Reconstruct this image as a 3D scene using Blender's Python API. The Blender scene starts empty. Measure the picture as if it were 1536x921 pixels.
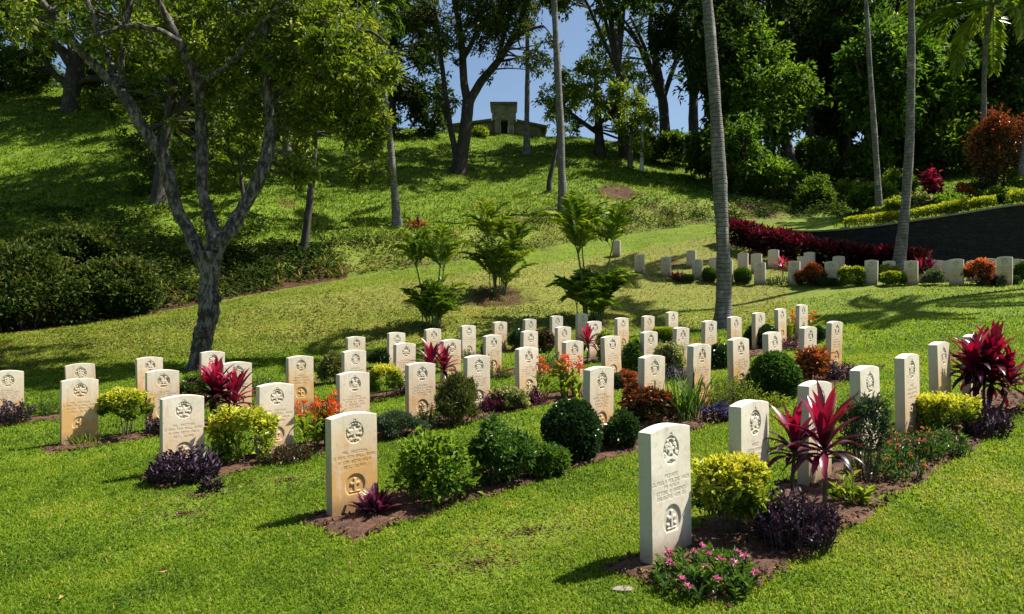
import bpy, math, random
import numpy as np
R = math.radians
rng = np.random.default_rng(7)
random.seed(7)
sc = bpy.context.scene
COL = sc.collection
F = 1100.0           # focal length in photo pixels (1536 wide)
CX, CY = 768.0, 460.0
EYE = 1.665

# ------------------------------------------------------------------ helpers
def tag(o, label=None, cat=None, group=None, kind=None):
    if label: o['label'] = label
    if cat: o['category'] = cat
    if group: o['group'] = group
    if kind: o['kind'] = kind
    return o

def empty(name, loc, rz=0.0):
    o = bpy.data.objects.new(name, None)
    o.empty_display_size = 0.2
    o.location = loc; o.rotation_euler = (0, 0, rz)
    COL.objects.link(o)
    return o

def mkmesh(name, V, quads=None, tris=None, tint=None, grime=None, smooth=False, extra=None):
    V = np.asarray(V, dtype=np.float32).reshape(-1, 3)
    q = np.zeros((0, 4), np.int32) if quads is None or len(quads) == 0 else np.asarray(quads, np.int32)
    t = np.zeros((0, 3), np.int32) if tris is None or len(tris) == 0 else np.asarray(tris, np.int32)
    me = bpy.data.meshes.new(name)
    me.vertices.add(len(V)); me.vertices.foreach_set('co', V.ravel())
    me.loops.add(q.size + t.size)
    me.loops.foreach_set('vertex_index', np.concatenate([q.ravel(), t.ravel()]).astype(np.int32))
    me.polygons.add(len(q) + len(t))
    ls = np.concatenate([np.arange(len(q)) * 4, q.size + np.arange(len(t)) * 3]).astype(np.int32)
    me.polygons.foreach_set('loop_start', ls)
    try:
        me.polygons.foreach_set('loop_total', np.concatenate([np.full(len(q), 4), np.full(len(t), 3)]).astype(np.int32))
    except Exception:
        pass
    me.polygons.foreach_set('use_smooth', np.full(len(q) + len(t), smooth))
    for nm, arr in (('tint', tint), ('grime', grime)):
        if arr is not None:
            a = me.attributes.new(nm, 'FLOAT', 'POINT')
            a.data.foreach_set('value', np.asarray(arr, np.float32))
    if extra:
        for nm, arr in extra.items():
            a = me.attributes.new(nm, 'FLOAT', 'POINT')
            a.data.foreach_set('value', np.asarray(arr, np.float32))
    me.update(calc_edges=True)
    me.validate()
    return me

def link(name, me, mat, parent=None, loc=None):
    o = bpy.data.objects.new(name, me)
    COL.objects.link(o)
    if mat is not None and not me.materials: me.materials.append(mat)
    if parent is not None: o.parent = parent
    if loc is not None: o.location = loc
    return o

class MB:
    def __init__(s):
        s.V = []; s.Q = []; s.T = []; s.C = []; s.n = 0
    def add(s, V, quads=None, tris=None, c=0.5):
        V = np.asarray(V, float).reshape(-1, 3)
        s.V.append(V)
        if quads is not None and len(quads): s.Q.append(np.asarray(quads, np.int64) + s.n)
        if tris is not None and len(tris): s.T.append(np.asarray(tris, np.int64) + s.n)
        s.C.append(np.broadcast_to(np.asarray(c, float), (len(V),)))
        s.n += len(V)
    def box(s, c, d, rz=0.0, tint=0.5):
        x, y, z = np.array(d) / 2
        v = np.array([[-x,-y,-z],[x,-y,-z],[x,y,-z],[-x,y,-z],[-x,-y,z],[x,-y,z],[x,y,z],[-x,y,z]])
        cs, sn = math.cos(rz), math.sin(rz)
        v = np.c_[v[:,0]*cs - v[:,1]*sn, v[:,0]*sn + v[:,1]*cs, v[:,2]] + np.array(c)
        s.add(v, [[0,3,2,1],[4,5,6,7],[0,1,5,4],[1,2,6,5],[2,3,7,6],[3,0,4,7]], c=tint)
    def tube(s, P, r, n=8, tint=0.5, lump=0.0, cap=True):
        P = np.asarray(P, float); r = np.broadcast_to(np.asarray(r, float), (len(P),))
        m = len(P)
        T = np.gradient(P, axis=0); T /= np.linalg.norm(T, axis=1, keepdims=True) + 1e-9
        ref = np.array([0.31, 0.95, 0.02]) if abs(T[:,2]).mean() > .5 else np.array([0, 0, 1.0])
        U = np.cross(T, ref); U /= np.linalg.norm(U, axis=1, keepdims=True) + 1e-9
        W = np.cross(T, U)
        a = np.linspace(0, 2*np.pi, n, endpoint=False)
        rr = r[:, None] * (1 + lump * .5 * rng.normal(0, 1, (m, n)))
        if lump > .03:
            aa = np.linspace(0, 2*np.pi, n, endpoint=False)[None]; ll = np.cumsum(np.r_[0, np.linalg.norm(np.diff(P, axis=0), axis=1)])[:, None]/max(r.mean(), .02)
            sd = rng.uniform(0, 50)
            rr = rr * (1 + lump*4*(fbm(np.cos(aa)*.9+ll*.33+sd, np.sin(aa)*.9+ll*.21+sd, 97, 2)-.5))
        V = P[:, None] + rr[..., None] * (np.cos(a)[None, :, None] * U[:, None] + np.sin(a)[None, :, None] * W[:, None])
        i = np.arange(m - 1)[:, None] * n; j = np.arange(n)[None]; j2 = (j + 1) % n
        q = np.stack([i + j, i + j2, i + n + j2, i + n + j], -1).reshape(-1, 4)
        VV = V.reshape(-1, 3)
        tr = []
        if cap:
            VV = np.vstack([VV, P[-1:]])
            k = (m - 1) * n
            tr = [[k + jj, k + (jj + 1) % n, m * n] for jj in range(n)]
        s.add(VV, q, tr, tint)
    def build(s, name, mat, parent=None, smooth=False):
        if s.n == 0: return None
        me = mkmesh(name, np.vstack(s.V), np.vstack(s.Q) if s.Q else None, np.vstack(s.T) if s.T else None,
                    np.concatenate(s.C), smooth=smooth)
        return link(name, me, mat, parent)

def unit(v): return v / (np.linalg.norm(v, axis=-1, keepdims=True) + 1e-9)

def leaves(mb, P, D, L, W, fold=0.25, c=0.5, droop=0.15, up=None):
    """folded diamond leaves: P base, D direction"""
    n = len(P)
    L = np.broadcast_to(L, (n,)); W = np.broadcast_to(W, (n,)); c = np.broadcast_to(c, (n,))
    up = np.array([0, 0, 1.0]) if up is None else up
    D = unit(D); S = unit(np.cross(D, up + rng.normal(0, .45, (n, 3)))); N = np.cross(S, D)
    Lc = L[:, None]; Wc = W[:, None]
    mid = P + D * Lc * .48 + N * Lc * .05
    a = P; b = mid + S * Wc * .5 + N * Wc * fold; d = mid - S * Wc * .5 + N * Wc * fold
    t = P + D * Lc - N * Lc * droop
    V = np.stack([a, b, t, d], 1).reshape(-1, 3)
    k = np.arange(n)[:, None] * 4
    tr = np.concatenate([k + [0, 2, 1], k + [0, 3, 2]], 0)
    mb.add(V, None, tr, np.repeat(c, 4))

def strap(mb, base, az, el, L, W, droop, c, seg=6, fold=.25, taper=.5):
    """one arching strap leaf (V folded)"""
    s = np.linspace(0, 1, seg + 1)
    e = el - droop * s ** 1.3
    ds = L / seg
    hx = np.cumsum(np.r_[0, np.cos(e[:-1]) * ds]); hz = np.cumsum(np.r_[0, np.sin(e[:-1]) * ds])
    dirh = np.array([math.cos(az), math.sin(az), 0]); side = np.array([-math.sin(az), math.cos(az), 0])
    Pm = np.asarray(base)[None] + hx[:, None] * dirh + hz[:, None] * np.array([0, 0, 1.])
    w = W * np.interp(s, [0, .15, .45, .8, 1], [.35, .65, 1, .65, .03])
    nrm = np.stack([-np.sin(e), np.cos(e)], 1)
    N = nrm[:, :1] * dirh + nrm[:, 1:] * np.array([0, 0, 1.])
    A = Pm + side * w[:, None] * .5 + N * w[:, None] * fold
    B = Pm - side * w[:, None] * .5 + N * w[:, None] * fold
    V = np.stack([A, Pm, B], 1).reshape(-1, 3)
    q = []
    for i in range(seg):
        k = i * 3
        q += [[k, k + 1, k + 4, k + 3], [k + 1, k + 2, k + 5, k + 4]]
    cc = np.repeat(np.clip(c + .12 * (s - .4), 0, 1), 3)
    mb.add(V, q, None, cc)

# lattice value noise
_tab = np.random.default_rng(3).random(65536)
def vnoise(x, y, seed=0):
    x = np.asarray(x, float); y = np.asarray(y, float)
    xi = np.floor(x).astype(np.int64); yi = np.floor(y).astype(np.int64)
    fx = x - xi; fy = y - yi
    fx = fx * fx * (3 - 2 * fx); fy = fy * fy * (3 - 2 * fy)
    h = lambda a, b: _tab[((a * 7349) ^ (b * 19937) ^ (seed * 991)) & 65535]
    return (h(xi, yi) * (1 - fx) + h(xi + 1, yi) * fx) * (1 - fy) + (h(xi, yi + 1) * (1 - fx) + h(xi + 1, yi + 1) * fx) * fy
def fbm(x, y, seed=0, o=3):
    r = 0; a = .5; t = 0
    for k in range(o):
        r = r + a * vnoise(x * 2 ** k, y * 2 ** k, seed + k); t += a; a *= .5
    return r / t

# ------------------------------------------------------------------ terrain
# columns: photo column -> (distance, photo row) of A,B,C,W(wall base),L(lip),T,F(foot),G(bank top),S1,S2,S3,crest
COLS = {
 0:   [(17,559),(18.5,535),(19.5,520),(20,512),(20.5,505),(22,503),(22.4,500),(26,385),(33,300),(41,230),(49,165),(54,128)],
 250: [(18.5,537),(20,517),(21.3,500),(21.9,490),(22.5,481),(24.5,466),(25,460),(28,380),(32,325),(39,250),(49,172),(56,140)],
 500: [(20,525),(22,497),(24,466),(25,451),(26,437),(29,421),(29.5,417),(32,368),(36,335),(43,280),(52,222),(59,190)],
 700: [(20.5,512),(23,474),(26,438),(27.5,421),(29,408),(32,392),(32.5,389),(36,345),(41,312),(48,268),(57,222),(64,197)],
 900: [(20.5,508),(23,478),(27,437),(30,409),(33,384),(37.5,360),(38,357),(42,303),(46,277),(52,248),(58,222),(64,210)],
 1095:[(21,493),(24,463),(27.5,424),(31,386),(35,346),(41,331),(41.5,328),(44,302),(49,280),(55,262),(61,250),(66,245)],
 1190:[(20.5,490),(23,462),(26.3,426),(33.1,358),(33.5,353),(39,336),(42,328),(46,310),(50,294),(56,272),(61,258),(66,250)],
 1290:[(20,483),(22.5,450),(24.9,427),(29.6,408),(29.9,346),(34,333),(38,322),(44,310),(49,292),(55,274),(61,258),(66,250)],
 1400:[(19,474),(21,446),(23.9,427),(28.6,412),(28.9,331),(32,322),(36,306),(41,288),(46,275),(51,265),(56,258),(62,254)],
 1536:[(18,473),(20.3,445),(22.6,427),(27.6,412),(27.9,309),(30,301),(34,288),(39,276),(44,267),(50,258),(55,252),(60,248)],
}
COLS[-900] = [(d*.9, y) for d, y in COLS[0]]
COLS[2600] = [(d*.72, 460+(y-460)*.9) for d, y in COLS[1536]]
_ks = sorted(COLS)
_kd = np.array([[p[0] for p in COLS[k]] for k in _ks], float)
_kz = np.array([[(CY - p[1]) / F * p[0] for p in COLS[k]] for k in _ks], float)
PXG = np.arange(-900, 2601, 10.0)
KD = np.stack([np.interp(PXG, _ks, _kd[:, j]) for j in range(12)], 1)
KZ = np.stack([np.interp(PXG, _ks, _kz[:, j]) for j in range(12)], 1)
def _sm(A, w=7):
    Pd = np.pad(A, ((w, w), (0, 0)), mode='edge'); k = np.hanning(2*w+3)[1:-1]; k /= k.sum()
    return np.stack([np.convolve(Pd[:, j], k, 'valid') for j in range(A.shape[1])], 1)
KD = _sm(KD); KZ = _sm(KZ)
QC = (-1.66517, .07148, .01273, .00184, -.00129, .00087)
def quad(x, y):
    x = np.clip(x, -12, 15)
    return QC[0] + QC[1]*x + QC[2]*y + QC[3]*x*x + QC[4]*x*y + QC[5]*y*y
def knots(px):
    u = np.clip((np.asarray(px, float) + 900) / 10, 0, len(PXG) - 1.001)
    i = u.astype(int); w = (u - i)[..., None]
    return KD[i]*(1-w) + KD[i+1]*w, KZ[i]*(1-w) + KZ[i+1]*w
def Hraw(x, y):
    x = np.atleast_1d(np.asarray(x, float)); y = np.atleast_1d(np.asarray(y, float))
    x, y = np.broadcast_arrays(x, y); sh = x.shape; x = x.ravel(); y = y.ravel()
    px = np.clip(CX + F * x / np.maximum(y, 2.0), -899, 2599)
    kd, kz = knots(px)
    dA = kd[:, 0]; zA = kz[:, 0]
    corr = zA - quad((px - CX) / F * dA, dA)
    t = np.clip((y - .55*dA) / (.45*dA), 0, 1); t = t*t*(3-2*t)
    z = quad(x, np.maximum(y, -6)) + corr * t
    for k in range(11):
        m = (y >= kd[:, k]) & (y < kd[:, k+1])
        u = (y[m] - kd[m, k]) / (kd[m, k+1] - kd[m, k])
        z[m] = kz[m, k] * (1-u) + kz[m, k+1] * u
    m = y >= kd[:, 11]
    z[m] = kz[m, 11] + .6 * (1 - np.exp(-(y[m]-kd[m, 11]) / 6)) - .02 * (y[m]-kd[m, 11])
    # roughness of the unmown slopes
    hill = np.clip((y - kd[:, 6]) / 3, 0, 1)
    hl = hill * np.where(px > 1240, .4, 1)
    z = z + hl * ((fbm(x*.45, y*.45, 11) - .5) * .55 + (fbm(x*1.7, y*1.7, 15) - .5) * .22)
    bank = ((y > kd[:, 0]) & (y < kd[:, 5]) & (px < 1180))
    z = z + np.where(bank, (fbm(x*1.1, y*1.1, 21) - .5) * .10, 0)
    return (z + EYE).reshape(sh)
def H(x, y): return float(Hraw(x, y)[0])
def hit(px, py, dmin=2.6):
    d = np.arange(dmin, 90, .03)
    zt = Hraw((px - CX) / F * d, d) - EYE
    zr = (CY - py) / F * d
    k = np.argmax(zt >= zr) if (zt >= zr).any() else len(d) - 1
    return np.array([(px - CX) / F * d[k], d[k], zt[k] + EYE])
def at(px, py, d): return np.array([(px - CX) / F * d, d, (CY - py) / F * d + EYE])

# ------------------------------------------------------------------ materials
def newmat(name):
    m = bpy.data.materials.new(name); m.use_nodes = True
    nt = m.node_tree; nt.nodes.clear()
    out = nt.nodes.new('ShaderNodeOutputMaterial')
    return m, nt, out
def N(nt, t, **kw):
    n = nt.nodes.new(t)
    for k, v in kw.items():
        if k.startswith('i_'): n.inputs[k[2:].replace('_', ' ')].default_value = v
        else: setattr(n, k, v)
    return n
def ramp(nt, stops, src=None):
    r = nt.nodes.new('ShaderNodeValToRGB')
    el = r.color_ramp.elements
    while len(el) < len(stops): el.new(.5)
    for e, (p, c) in zip(el, stops):
        e.position = p; e.color = (*c, 1)
    if src is not None: nt.links.new(src, r.inputs[0])
    return r
def mixc(nt, fac, a, b, mode='MIX'):
    m = nt.nodes.new('ShaderNodeMix'); m.data_type = 'RGBA'; m.blend_type = mode
    for s, v in ((m.inputs[0], fac), (m.inputs[6], a), (m.inputs[7], b)):
        if hasattr(v, 'is_linked') or isinstance(v, bpy.types.NodeSocket): nt.links.new(v, s)
        elif isinstance(v, tuple): s.default_value = (*v, 1) if len(v) == 3 else v
        else: s.default_value = v
    return m.outputs[2]
def attr(nt, name, typ='GEOMETRY'):
    a = nt.nodes.new('ShaderNodeAttribute'); a.attribute_name = name; a.attribute_type = typ
    return a.outputs['Fac']
def noise(nt, scale, detail=3, rough=.6, vec=None):
    n = nt.nodes.new('ShaderNodeTexNoise'); n.inputs['Scale'].default_value = scale
    n.inputs['Detail'].default_value = detail; n.inputs['Roughness'].default_value = rough
    if vec is not None: nt.links.new(vec, n.inputs['Vector'])
    return n
def gpos(nt): return nt.nodes.new('ShaderNodeNewGeometry').outputs['Position']
def opos(nt): return nt.nodes.new('ShaderNodeTexCoord').outputs['Object']
def mathn(nt, op, a, b=None, clamp=False):
    m = nt.nodes.new('ShaderNodeMath'); m.operation = op; m.use_clamp = clamp
    for i, v in enumerate((a, b)):
        if v is None: continue
        if isinstance(v, bpy.types.NodeSocket): nt.links.new(v, m.inputs[i])
        else: m.inputs[i].default_value = v
    return m.outputs[0]

def leafmat(name, stops, transl=.35, rough=.45, spec=.35, tsat=None):
    m, nt, out = newmat(name)
    r = ramp(nt, stops, attr(nt, 'tint'))
    p = N(nt, 'ShaderNodeBsdfPrincipled'); p.inputs['Roughness'].default_value = rough
    p.inputs['Specular IOR Level'].default_value = spec
    nt.links.new(r.outputs[0], p.inputs['Base Color'])
    t = N(nt, 'ShaderNodeBsdfTranslucent')
    bright = mixc(nt, 1.0, r.outputs[0], tsat or (1.5, 1.45, .7), 'MULTIPLY')
    nt.links.new(bright, t.inputs['Color'])
    mx = N(nt, 'ShaderNodeMixShader'); mx.inputs[0].default_value = transl
    nt.links.new(p.outputs[0], mx.inputs[1]); nt.links.new(t.outputs[0], mx.inputs[2])
    nt.links.new(mx.outputs[0], out.inputs['Surface'])
    return m

def barkmat(name, a, b, c, scale=6.0, bump=.5, rings=False, stretch=.35):
    m, nt, out = newmat(name)
    mp = N(nt, 'ShaderNodeMapping'); mp.inputs['Scale'].default_value = (1, 1, stretch)
    nt.links.new(gpos(nt), mp.inputs[0])
    n1 = noise(nt, scale, 5, .65, mp.outputs[0])
    n2 = noise(nt, scale * .35, 3, .6, gpos(nt))
    r = ramp(nt, [(.40, a), (.50, b), (.60, c)] if bump > .85 else [(.3, a), (.52, b), (.72, c)], n1.outputs[0])
    if bump > .85: n2 = noise(nt, 15, 4, .65, gpos(nt))
    lich = ramp(nt, [(.60, (0, 0, 0)), (.70, (1, 1, 1))], n2.outputs[0])
    col = mixc(nt, lich.outputs[0], r.outputs[0], tuple(min(1, v*1.35) for v in c))
    p = N(nt, 'ShaderNodeBsdfPrincipled'); p.inputs['Roughness'].default_value = .85
    bm = N(nt, 'ShaderNodeBump'); bm.inputs['Strength'].default_value = bump; bm.inputs['Distance'].default_value = .04
    hsrc = n1.outputs[0]
    if rings:
        sx = N(nt, 'ShaderNodeSeparateXYZ'); nt.links.new(gpos(nt), sx.inputs[0])
        nz = noise(nt, 1.5, 2, .5, gpos(nt))
        ph = mathn(nt, 'ADD', mathn(nt, 'MULTIPLY', sx.outputs[2], 52.0), mathn(nt, 'MULTIPLY', nz.outputs[0], 9.0))
        w = mathn(nt, 'SINE', ph)
        w2 = ramp(nt, [(.0, (.30, .29, .27)), (.30, (1, 1, 1)), (1, (.85, .85, .85))], mathn(nt, 'ADD', mathn(nt, 'MULTIPLY', w, .5), .5))
        col = mixc(nt, .85, col, w2.outputs[0], 'MULTIPLY')
        hsrc = mathn(nt, 'ADD', mathn(nt, 'MULTIPLY', w2.outputs[0], .8), n1.outputs[0])
    nt.links.new(col, p.inputs['Base Color'])
    nt.links.new(hsrc, bm.inputs['Height']); nt.links.new(bm.outputs[0], p.inputs['Normal'])
    nt.links.new(p.outputs[0], out.inputs['Surface'])
    return m

def plain(name, col, rough=.8, var=.25, scale=8.0, bump=.2):
    m, nt, out = newmat(name)
    n = noise(nt, scale, 4, .6, gpos(nt))
    r = ramp(nt, [(.3, tuple(v*(1-var) for v in col)), (.7, tuple(min(1, v*(1+var)) for v in col))], n.outputs[0])
    p = N(nt, 'ShaderNodeBsdfPrincipled'); p.inputs['Roughness'].default_value = rough
    nt.links.new(r.outputs[0], p.inputs['Base Color'])
    if bump:
        bm = N(nt, 'ShaderNodeBump'); bm.inputs['Strength'].default_value = bump; bm.inputs['Distance'].default_value = .03
        nt.links.new(n.outputs[0], bm.inputs['Height']); nt.links.new(bm.outputs[0], p.inputs['Normal'])
    nt.links.new(p.outputs[0], out.inputs['Surface'])
    return m

def stonemat():
    m, nt, out = newmat('weathered_limestone')
    o = opos(nt)
    sx = N(nt, 'ShaderNodeSeparateXYZ'); nt.links.new(o, sx.inputs[0])
    rnd = nt.nodes.new('ShaderNodeObjectInfo')
    seed = attr(nt, 'seed', 'OBJECT'); stain = attr(nt, 'stain', 'OBJECT'); grey = attr(nt, 'grey', 'OBJECT')
    add = N(nt, 'ShaderNodeVectorMath', operation='ADD'); nt.links.new(o, add.inputs[0]); 
    cmb = N(nt, 'ShaderNodeCombineXYZ'); nt.links.new(seed, cmb.inputs[0]); nt.links.new(seed, cmb.inputs[1])
    nt.links.new(cmb.outputs[0], add.inputs[1])
    n1 = noise(nt, 5, 5, .62, add.outputs[0]); n2 = noise(nt, 28, 4, .6, add.outputs[0])
    mpd = N(nt, 'ShaderNodeMapping'); mpd.inputs['Scale'].default_value = (9, 9, 1.3); nt.links.new(add.outputs[0], mpd.inputs[0])
    drip = noise(nt, 1.6, 3, .6, mpd.outputs[0])
    base = ramp(nt, [(.3, (.60, .535, .42)), (.7, (.77, .715, .60))], n1.outputs[0])
    # ochre staining: strongest low down and in a band below the lettering
    zb = N(nt, 'ShaderNodeMapRange'); zb.inputs[1].default_value = .86; zb.inputs[2].default_value = .22
    nt.links.new(sx.outputs[2], zb.inputs[0])
    sfac = mathn(nt, 'MULTIPLY', zb.outputs[0], mathn(nt, 'ADD', mathn(nt, 'MULTIPLY', n1.outputs[0], 1.5), mathn(nt, 'SUBTRACT', mathn(nt, 'MULTIPLY', drip.outputs[0], 1.2), .75)))
    sfac = mathn(nt, 'MULTIPLY', mathn(nt, 'MULTIPLY', sfac, 1.7), stain, True)
    c1 = mixc(nt, sfac, base.outputs[0], (.60, .35, .13))
    splash = N(nt, 'ShaderNodeMapRange'); splash.inputs[1].default_value = .13; splash.inputs[2].default_value = .0
    nt.links.new(mathn(nt, 'SUBTRACT', sx.outputs[2], mathn(nt, 'MULTIPLY', n2.outputs[0], .10)), splash.inputs[0])
    c1 = mixc(nt, mathn(nt, 'MULTIPLY', splash.outputs[0], .75, True), c1, (.20, .12, .065))
    lic = noise(nt, 11, 5, .7, add.outputs[0])
    c1 = mixc(nt, mathn(nt, 'MULTIPLY', ramp(nt, [(.60, (0, 0, 0)), (.70, (1, 1, 1))], lic.outputs[0]).outputs[0], .45), c1, (.30, .27, .21))
    dr = ramp(nt, [(.55, (0, 0, 0)), (.70, (1, 1, 1))], drip.outputs[0])
    ztop = N(nt, 'ShaderNodeMapRange'); ztop.inputs[1].default_value = .35; ztop.inputs[2].default_value = .85; nt.links.new(sx.outputs[2], ztop.inputs[0])
    c1 = mixc(nt, mathn(nt, 'MULTIPLY', mathn(nt, 'MULTIPLY', dr.outputs[0], ztop.outputs[0]), .40), c1, (.34, .31, .24))
    spk = ramp(nt, [(.34, (.62, .58, .5)), (.46, (1, 1, 1))], n2.outputs[0])
    c2 = mixc(nt, .32, c1, spk.outputs[0], 'MULTIPLY')
    gs = N(nt, 'ShaderNodeNewGeometry'); sn = N(nt, 'ShaderNodeSeparateXYZ')
    tc = nt.nodes.new('ShaderNodeTexCoord'); nt.links.new(tc.outputs['Normal'], sn.inputs[0])
    # edges and backs painted patchy green-grey, putting their shade into the colour
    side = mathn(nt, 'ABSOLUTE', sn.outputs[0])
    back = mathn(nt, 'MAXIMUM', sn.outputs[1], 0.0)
    edge_shade = mathn(nt, 'MULTIPLY', mathn(nt, 'MAXIMUM', side, back), mathn(nt, 'MULTIPLY', n1.outputs[0], .95), True)
    c3 = mixc(nt, edge_shade, c2, (.36, .35, .27))
    c4 = mixc(nt, grey, c3, (.30, .32, .31))  # grey property mixes a shaded tone into the stone colour
    g = attr(nt, 'grime')
    c5 = mixc(nt, mathn(nt, 'MULTIPLY', g, .68), c4, (.13, .09, .045))
    p = N(nt, 'ShaderNodeBsdfPrincipled'); p.inputs['Roughness'].default_value = .8; p.inputs['Specular IOR Level'].default_value = .25
    nt.links.new(c5, p.inputs['Base Color'])
    bm = N(nt, 'ShaderNodeBump'); bm.inputs['Strength'].default_value = .25; bm.inputs['Distance'].default_value = .004
    nt.links.new(n2.outputs[0], bm.inputs['Height']); nt.links.new(bm.outputs[0], p.inputs['Normal'])
    nt.links.new(p.outputs[0], out.inputs['Surface'])
    return m
STONE = stonemat()

def groundmat():
    m, nt, out = newmat('turf_and_soil')
    P = gpos(nt)
    n1 = noise(nt, .9, 4, .6, P); n2 = noise(nt, 7, 5, .7, P); n3 = noise(nt, 42, 4, .7, P)
    soil = attr(nt, 'soil'); dry = attr(nt, 'dry'); rough = attr(nt, 'rough')
    lawn = ramp(nt, [(.25, (.055, .095, .008)), (.5, (.115, .180, .012)), (.75, (.19, .245, .020))], n2.outputs[0])
    lawn2 = mixc(nt, .45, lawn.outputs[0], ramp(nt, [(.3, (.06, .105, .009)), (.7, (.20, .265, .022))], n1.outputs[0]).outputs[0])
    fine = ramp(nt, [(.25, (.45, .45, .42)), (.7, (1.15, 1.15, 1.1))], n3.outputs[0])
    lawn3 = mixc(nt, .75, lawn2, fine.outputs[0], 'MULTIPLY')
    dryc = ramp(nt, [(.3, (.10, .095, .020)), (.55, (.20, .195, .040)), (.75, (.30, .25, .085))], n2.outputs[0])
    a = mixc(nt, mathn(nt, 'MULTIPLY', dry, mathn(nt, 'MULTIPLY', n1.outputs[0], 1.7), True), lawn3, mixc(nt, .6, dryc.outputs[0], fine.outputs[0], 'MULTIPLY'))
    soilc = ramp(nt, [(.3, (.030, .015, .008)), (.55, (.075, .035, .018)), (.75, (.13, .066, .036))], n2.outputs[0])
    sf = ramp(nt, [(.42, (0, 0, 0)), (.58, (1, 1, 1))], mathn(nt, 'ADD', mathn(nt, 'MULTIPLY', soil, .75), mathn(nt, 'MULTIPLY', mathn(nt, 'SUBTRACT', n2.outputs[0], .5), 1.1)))
    b = mixc(nt, sf.outputs[0], a, soilc.outputs[0])
    p = N(nt, 'ShaderNodeBsdfPrincipled'); p.inputs['Roughness'].default_value = .9; p.inputs['Specular IOR Level'].default_value = .15
    nt.links.new(b, p.inputs['Base Color'])
    bm = N(nt, 'ShaderNodeBump'); bm.inputs['Strength'].default_value = .8; bm.inputs['Distance'].default_value = .05
    nt.links.new(mathn(nt, 'ADD', n2.outputs[0], mathn(nt, 'MULTIPLY', n3.outputs[0], .5)), bm.inputs['Height'])
    nt.links.new(bm.outputs[0], p.inputs['Normal'])
    nt.links.new(p.outputs[0], out.inputs['Surface'])
    return m
GROUND = groundmat()

def soilmat():
    m, nt, out = newmat('garden_soil')
    P = gpos(nt)
    n2 = noise(nt, 14, 6, .7, P); n3 = noise(nt, 60, 3, .7, P)
    r = ramp(nt, [(.28, (.025, .011, .006)), (.52, (.095, .040, .018)), (.74, (.21, .098, .046))], n2.outputs[0])
    p = N(nt, 'ShaderNodeBsdfPrincipled'); p.inputs['Roughness'].default_value = .95
    nt.links.new(r.outputs[0], p.inputs['Base Color'])
    bm = N(nt, 'ShaderNodeBump'); bm.inputs['Strength'].default_value = 1; bm.inputs['Distance'].default_value = .04
    nt.links.new(mathn(nt, 'ADD', n2.outputs[0], mathn(nt, 'MULTIPLY', n3.outputs[0], .4)), bm.inputs['Height'])
    nt.links.new(bm.outputs[0], p.inputs['Normal']); nt.links.new(p.outputs[0], out.inputs['Surface'])
    return m
SOIL = soilmat()

def basalt():
    m, nt, out = newmat('dark_stone_masonry')
    mp = N(nt, 'ShaderNodeMapping'); mp.inputs['Scale'].default_value = (3.2, 3.2, 6.0); nt.links.new(gpos(nt), mp.inputs[0])
    v = N(nt, 'ShaderNodeTexVoronoi'); v.inputs['Scale'].default_value = 1.0; nt.links.new(mp.outputs[0], v.inputs['Vector'])
    ve = N(nt, 'ShaderNodeTexVoronoi', feature='DISTANCE_TO_EDGE'); ve.inputs['Scale'].default_value = 1.0; nt.links.new(mp.outputs[0], ve.inputs['Vector'])
    n = noise(nt, 9, 4, .6, gpos(nt))
    c = ramp(nt, [(.2, (.003, .003, .003)), (.8, (.012, .0115, .011))], v.outputs['Color'])
    mort = ramp(nt, [(.02, (1, 1, 1)), (.06, (0, 0, 0))], ve.outputs[0])
    c1 = mixc(nt, mort.outputs[0], c.outputs[0], (.008, .008, .0075))
    c2 = mixc(nt, .6, c1, ramp(nt, [(.3, (.5, .5, .5)), (.7, (1.2, 1.2, 1.2))], n.outputs[0]).outputs[0], 'MULTIPLY')
    p = N(nt, 'ShaderNodeBsdfPrincipled'); p.inputs['Roughness'].default_value = .85
    nt.links.new(c2, p.inputs['Base Color'])
    bm = N(nt, 'ShaderNodeBump'); bm.inputs['Strength'].default_value = .7; bm.inputs['Distance'].default_value = .05
    nt.links.new(ramp(nt, [(0, (0, 0, 0)), (.12, (1, 1, 1))], ve.outputs[0]).outputs[0], bm.inputs['Height'])
    nt.links.new(bm.outputs[0], p.inputs['Normal']); nt.links.new(p.outputs[0], out.inputs['Surface'])
    return m

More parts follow.
